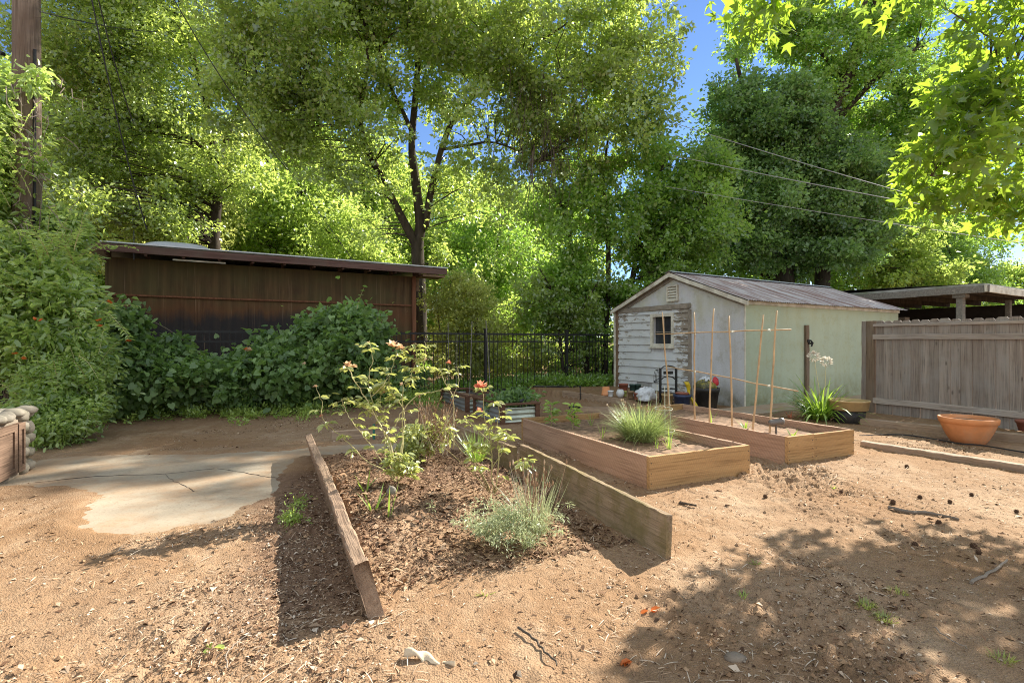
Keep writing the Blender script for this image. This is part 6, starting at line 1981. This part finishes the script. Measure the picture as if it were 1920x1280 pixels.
Pb = gp(1839, 834); Pb = Vector((Pb.x, Pb.y + .18, -.01))
root = empty('terracotta_bowl', Pb, 0, 'wide terracotta bowl on the dirt in front of the board fence', 'pot')
mb = MB(); mb.lathe([(.16, 0), (.17, .005), (.215, .08), (.255, .17), (.282, .245), (.288, .262), (.300, .268), (.308, .325), (.298, .335), (.280, .333), (.272, .30), (.24, .20)], 40); mb.build('bowl', M['terracotta'], root, flat=False)
mb = MB(); mb.lathe([(.001, .285), (.268, .285), (.26, .27)], 24); mb.build('soil', M['soil'], root)
Pr = Vector((6.95, 6.92, .09))
root = empty('clay_pot', Pr, 0, 'small faded clay pot on the timber at the right edge', 'pot')
mb = MB(); mb.lathe([(.07, 0), (.075, .004), (.10, .11), (.112, .112), (.115, .145), (.10, .147), (.09, .11)], 24); mb.build('body', M['terracotta_dark'], root, flat=False)

# drip hose
pts = [gp(1612, 818), gp(1690, 816), gp(1760, 826), gp(1800, 833), gp(1838, 836), gp(1900, 846), gp(1990, 862)]
pts = [Vector((p.x, p.y, .012)) for p in pts]; q, _ = smooth(pts, [.008] * len(pts), 6)
mb = MB(); mb.tube(q, .009, 6); o = mb.build('drip_hose', M['wire_dark']); tag(o, 'thin black drip hose crossing the dirt under the terracotta bowl', 'hose')
pts = [gp(318, 779), gp(380, 778), gp(450, 775), gp(520, 772), gp(565, 771)]; pts = [Vector((p.x, p.y, .05 + gzs(p.x, p.y))) for p in pts]; q, _ = smooth(pts, [.03] * len(pts), 5)
mb = MB(); mb.tube(q, .035, 7); o = mb.build('edging_pipe', M['black_plastic']); tag(o, 'black pipe edging the weeds at the back of the dirt', 'pipe')
pts = [gp(1000, 733, .05), gp(1050, 730, .08), gp(1080, 728, .1)]; q, _ = smooth([Vector((p.x, p.y, gzs(p.x, p.y) + .02)) for p in pts], [.02] * 3, 6)
mb = MB(); mb.tube(q, .02, 6); o = mb.build('hose_piece', M['black_plastic']); tag(o, 'short black hose on the raised soil left of the shed', 'hose')


# --- pots and clutter in front of the shed
def pot(px, py, wpx, hpx, m, label, kind='straight', name='plant_pot', up=False, z=.14, cat='pot', soil=True):
    p = gp(px, py, z); Y = p.y; w = wpx / 2 / 960 * Y; h = hpx / 960 * Y
    root = empty(name, (p.x, p.y, z), 0, label, cat)
    k = .75
    if kind == 'straight': pr = [(w * k, 0), (w * k * 1.02, .004), (w * .95, h * .8), (w, h * .805), (w * 1.02, h), (w * .9, h), (w * .85, h * .7)]
    elif kind == 'inv': pr = [(w * .9, 0), (w * 1.02, .0), (w, h * .2), (w * .95, h * .205), (w * k, h * .985), (w * k * .95, h)]
    else: pr = [(w * .55, 0), (w * .6, .004), (w * .95, h * .3), (w, h * .55), (w * .85, h * .85), (w * .72, h * .93), (w * .8, h), (w * .7, h), (w * .62, h * .9)]
    mb = MB(); mb.lathe(pr, 24); mb.build('body', m, root, flat=False)
    if kind != 'inv' and soil:
        mb = MB(); mb.lathe([(.001, h * .82), (w * .84, h * .82), (w * .8, h * .8)], 16); mb.build('soil', M['soil'], root)
    return root


pot(1136, 741, 17, 16, M['terracotta'], 'upturned terracotta pot at the left end of the pots by the shed', 'inv')
pot(1145, 743, 11, 11, M['white_pot'], 'small white cup-shaped pot in front of the upturned terracotta pot')
pot(1169, 733, 18, 14, M['terracotta_dark'], 'dark red clay pot against the shed siding')
pot(1163, 744, 15, 14, M['white_pot'], 'round white footed pot in the middle of the small pots', 'round')
pot(1172, 743, 7, 10, M['lime_pot'], 'tiny lime green pot squeezed beside the round white pot')
pot(1186, 733, 12, 13, M['green_pot'], 'dark green planter against the shed, left of its twin', 'straight')
pot(1196, 733, 12, 13, M['green_pot'], 'dark green planter next to the rusty crawl vent, right of its twin')
pot(1183, 747, 13, 14, M['brown_pot'], 'square-shouldered brown clay pot in front of the green planters')
pot(1194, 749, 12, 13, M['terracotta_dark'], 'reddish brown pot between the brown clay pot and the white bag')


def bag(P, size, m, sd, label, name='plastic_bag'):
    """crumpled film bag: a folded, noise-dented sack"""
    n, mm2_ = 28, 18; vs = []; R = np.random.default_rng(sd)
    ph = np.linspace(-math.pi / 2, math.pi / 2, mm2_); th = np.linspace(0, 2 * math.pi, n, endpoint=False)
    PH, TH = np.meshgrid(ph, th, indexing='ij')
    q = 1 + .55 * fbm(np.cos(TH) * 2.2 + sd, np.sin(TH) * 2.2 + PH * 1.7, 4, sd) + .12 * np.abs(np.sin(TH * 5 + PH * 3))
    X = size[0] * q * np.cos(PH) * np.cos(TH); Y = size[1] * q * np.cos(PH) * np.sin(TH); Z = np.maximum(size[2] * q * np.sin(PH), -size[2] * .62)
    V = np.stack([X.ravel(), Y.ravel(), Z.ravel()], 1); ii = np.arange(V.shape[0]).reshape(mm2_, n)
    F = np.stack([ii[:-1], np.roll(ii[:-1], -1, 1), np.roll(ii[1:], -1, 1), ii[1:]], -1).reshape(-1, 4)
    o = link(name, np_mesh(name, V, F, np.full(len(V), .5)), m); o.location = P
    return tag(o, label, 'bag')


p = gp(1211, 751, .12); bag((p.x, p.y, .22), (.21, .16, .15), M['bag_white'], 4, 'crumpled white and clear plastic bag lying among the pots')
# black iron plant stand
p = gp(1253, 757, .04); ps_ = empty('plant_stand', (p.x, p.y, .04), ANG_S - math.pi / 2 + 1.2, 'black iron plant stand with arched hoops and a side basket', 'plant stand')
for x in (-.17, .17):
    mb = MB(); mb.box(x - .022, x + .022, -.012, .012, -.05, .72); mb.build('upright', M['iron'], ps_)
mb = MB(); mb.tube([(-.17, 0, .70), (-.10, 0, .755), (0, 0, .775), (.10, 0, .755), (.17, 0, .72)], .012, 6); mb.build('arch', M['iron'], ps_)
mb = MB(); mb.tube([(-.17, 0, .48), (-.09, 0, .54), (0, 0, .56), (.09, 0, .54), (.17, 0, .48)], .012, 6); mb.build('arch', M['iron'], ps_)
mb = MB(); mb.box(-.10, .10, -.01, .01, .60, .66); mb.build('scroll_plate', M['iron'], ps_)
mb = MB()
mb.tube([(-.19, 0, .52), (-.30, 0, .46), (-.31, 0, .44), (-.19, 0, .46)], .009, 5)
for k in range(4): mb.tube([(-.31 + k * .03, 0, .45), (-.305 + k * .03, 0, .60), (-.28 + k * .025, 0, .68), (-.22, 0, .70)], .005, 4)
mb.build('side_basket', M['iron'], ps_)
for z in (.08, .30):
    mb = MB(); mb.box(-.148, .148, -.11, .11, z, z + .012); mb.build('shelf', M['iron'], ps_)
pot(1251, 757, 22, 19, M['tan_pot'], 'mustard tan pot at the foot of the black iron plant stand', z=.05)
pot(1279, 765, 33, 26, M['blue_pot'], 'dark blue glazed pot between the iron stand and the yellow bag', z=.03, soil=False)
p = gp(1279, 765, .03); pot_r = pot(1281, 765, 25, 11, M['terracotta_dark'], 'brick red pot nested in the top of the dark blue pot', z=.03, soil=False)
pot_r.location = (p.x, p.y, .03 + .185)
pot(1325, 764, 46, 38, M['black_plastic'], 'large black nursery pot full of empty bags beside the shed corner', z=.0, name='nursery_pot', soil=False)
p = gp(1325, 764, 0)
bag((p.x - .02, p.y, .40), (.19, .17, .14), M['bag_dark'], 8, 'crumpled dark printed soil bag stuffed into the large black pot')
bag((p.x + .02, p.y + .05, .50), (.13, .10, .09), M['bag_white'], 12, 'white film bag on top of the large black pot')
bag((p.x + .17, p.y - .02, .49), (.055, .045, .09), M['red_film'], 15, 'small red and white packet at the right of the large black pot')
p = gp(1294, 765, .0)
mb = MB(); n = 10; vs = []
for i in range(n):
    t = i / (n - 1); z = .50 * (1 - t) + .02; x = -.11 + .17 * t + .02 * math.sin(t * 9); w = .06 + .03 * math.sin(t * 7 + 1)
    for (dx, dy) in ((-w / 2, 0), (w / 2, .02 * math.sin(t * 8)), (w / 2, .035), (-w / 2, .04)): vs.append((x + dx, -.02 + dy + .04 * math.sin(t * 4), z))
fs = [(i * 4 + k, i * 4 + (k + 1) % 4, (i + 1) * 4 + (k + 1) % 4, (i + 1) * 4 + k) for i in range(n - 1) for k in range(4)] + [(3, 2, 1, 0), tuple((n - 1) * 4 + k for k in range(4))]
mb.add(vs, fs); o = mb.build('plastic_bag', M['bag_yellow'], flat=False); o.location = (p.x, p.y - .1, 0); tag(o, 'folded bright yellow soil bag hanging down beside the large black pot', 'bag')

# --- small things on the dirt
R = random.Random(77)


def twig(pts, rad, label, tone=.5):
    q, ra = smooth([Vector((p.x, p.y, gzs(p.x, p.y) + .012)) for p in pts], [rad * (1 - .5 * i / len(pts)) for i in range(len(pts))], 4)
    q = [v + Vector((R.uniform(-.006, .006), R.uniform(-.006, .006), R.uniform(0, .006))) for v in q]
    mb = MB(); mb.tube(q, ra, 6, tone); o = mb.build('twig', M['twig']); return tag(o, label, 'twig')


twig([gp(970, 1184), gp(1000, 1206), gp(1022, 1230), gp(1046, 1256)], .006, 'dark thin stick lying at the front of the dirt, right of the bark curl')
twig([gp(1820, 1098), gp(1845, 1086), gp(1868, 1070), gp(1888, 1056)], .009, 'pale broken branch at the edge of the leafy shadow', .9)
twig([gp(1664, 954), gp(1700, 962), gp(1745, 966), gp(1798, 977)], .016, 'half-buried root running across the sunlit dirt', .75)
twig([gp(1275, 946), gp(1290, 949), gp(1304, 952)], .012, 'short dark bark piece just right of the mossy plank', .4)
twig([gp(425, 1262), gp(427, 1235), gp(445, 1213), gp(470, 1196)], .003, 'curved pale stem at the front left beside the beam shadow', 1.0)
twig([gp(1755, 1184), gp(1775, 1205), gp(1815, 1225)], .003, 'thin pale stem in the leafy shadow', 1.0)

pb_ = gp(806, 1242)
mb = MB(); n = 22; vs = []
for i in range(n):
    t = i / (n - 1); w = .045 * (math.sin(math.pi * min(1, t * 1.15 + .05)) ** .6) + .004
    for k in range(7):
        u = k / 6 - .5; vs.append(((t - .5) * .225, u * w * (1 + .15 * math.sin(t * 17)) + .012 * math.sin(t * 5), .016 + .010 * math.sin(t * 7 + .6) - .03 * u * u * 2 + .008 * math.sin(t * 15 + u * 5)))
fs = [(i * 7 + k, (i + 1) * 7 + k, (i + 1) * 7 + k + 1, i * 7 + k + 1) for i in range(n - 1) for k in range(6)]
mb.add(vs, fs); o = mb.build('bark_curl', M['bark_curl'], flat=False); o.location = (pb_.x, pb_.y, gzs(pb_.x, pb_.y)); o.rotation_euler = (.1, 0.05, -.25)
so = o.modifiers.new('thick', 'SOLIDIFY'); so.thickness = .004; tag(o, 'curled piece of pale bark on the dirt at the front of the rose bed', 'bark')
p = gp(1378, 1240); mb = MB(); mb.blob((0, 0, .008), (.045, .03, .017), 11, 7, .14, 3); o = mb.build('flat_stone', M['stone'], flat=False); o.location = (p.x, p.y, gzs(p.x, p.y)); tag(o, 'flat brown stone in the leafy shadow at the bottom of the picture', 'stone')

bs = MB(); bs.blob((0, 0, 0), (.014, .014, .014), 10, 7, .05, 1)
for k in range(46):
    z = 1 - 2 * (k + .5) / 46; a = k * 2.4; d = Vector((math.sqrt(1 - z * z) * math.cos(a), math.sqrt(1 - z * z) * math.sin(a), z))
    bs.tube([d * .012, d * .021], [.0032, .0006], 4, cap=False)
sme = bs.mesh('seed_ball'); sme.materials.append(M['seed'])
for (px, py) in ((1435, 933), (1674, 944), (1725, 934), (1781, 943), (1822, 930), (1760, 983), (1700, 877), (1577, 924), (1825, 1028), (1835, 1040), (1715, 1025), (1906, 962)):
    p = gp(px, py); o = bpy.data.objects.new('seed_ball', sme); COL.objects.link(o); o.location = (p.x, p.y, gzs(p.x, p.y) + .013); o.rotation_euler = (R.random() * 6, R.random() * 6, 0)
    s_ = R.uniform(.8, 1.25); o.scale = (s_,) * 3
    tag(o, 'brown spiky seed ball lying on the sunlit dirt at the right', 'seed ball', 'sweetgum seed balls on the dirt')
for i, (px, py, lab) in enumerate(((1624, 1138, 'mossy tuft in the leafy shadow, left of the other two'), (1658, 1162, 'mossy tuft in the leafy shadow, nearest the camera of the trio'), (1684, 1114, 'mossy tuft in the leafy shadow, farthest of the trio'), (1875, 1240, 'yellow green tuft in the leafy shadow near the bottom right corner'))):
    p = gp(px, py); tuft('moss_tuft', lab, 'weed', Vector((p.x, p.y, gzs(p.x, p.y))), 70, .05, .03, .006, M['yellow_leaf'], 240 + i, (.2, 1.5), (0, .8), 3)
for i, (px, py, lab) in enumerate(((1392, 1124, 'tiny green seedling at the left of the leafy shadow'), (1417, 1058, 'tiny seedling on the sunlit dirt before the leafy shadow'), (910, 1118, 'tiny green seedling on the bare dirt in front of the lavender'), (1563, 916, 'tiny yellow seedling on the dirt in front of the trellis bed'))):
    p = gp(px, py); tuft('seedling', lab, 'weed', Vector((p.x, p.y, gzs(p.x, p.y))), 9, .06, .006, .009, M['weed_leaf'], 250 + i, (.4, 1.4), (0, .9), 3)
for i, (px, py, m_, lab) in enumerate(((1182, 1248, 'petal_orange', 'orange dry leaf on the dirt left of the flat stone'), (1220, 1154, 'petal_orange', 'small reddish dry leaf on the dirt right of the rose bed'), (640, 990, 'petal_peach', 'tan fallen leaf in the beam shadow'), (400, 1218, 'weed_leaf', 'pale green fallen leaf on the dirt at the front left'))):
    p = gp(px, py); rr = np.random.default_rng(i)
    n = 3; me = leaves_mesh('fallen_leaf', np.zeros((n, 3)) + rr.normal(0, .006, (n, 3)), rr.normal(0, 1, (n, 3)) * np.array([1, 1, .25]), np.array([[0, .1, 1.]] * n), .05, .03, rr.uniform(.3, 1, n), OVAL, 2.0)
    o = link('fallen_leaf', me, M[m_]); o.location = (p.x, p.y, gzs(p.x, p.y) + .012); tag(o, lab, 'leaf')
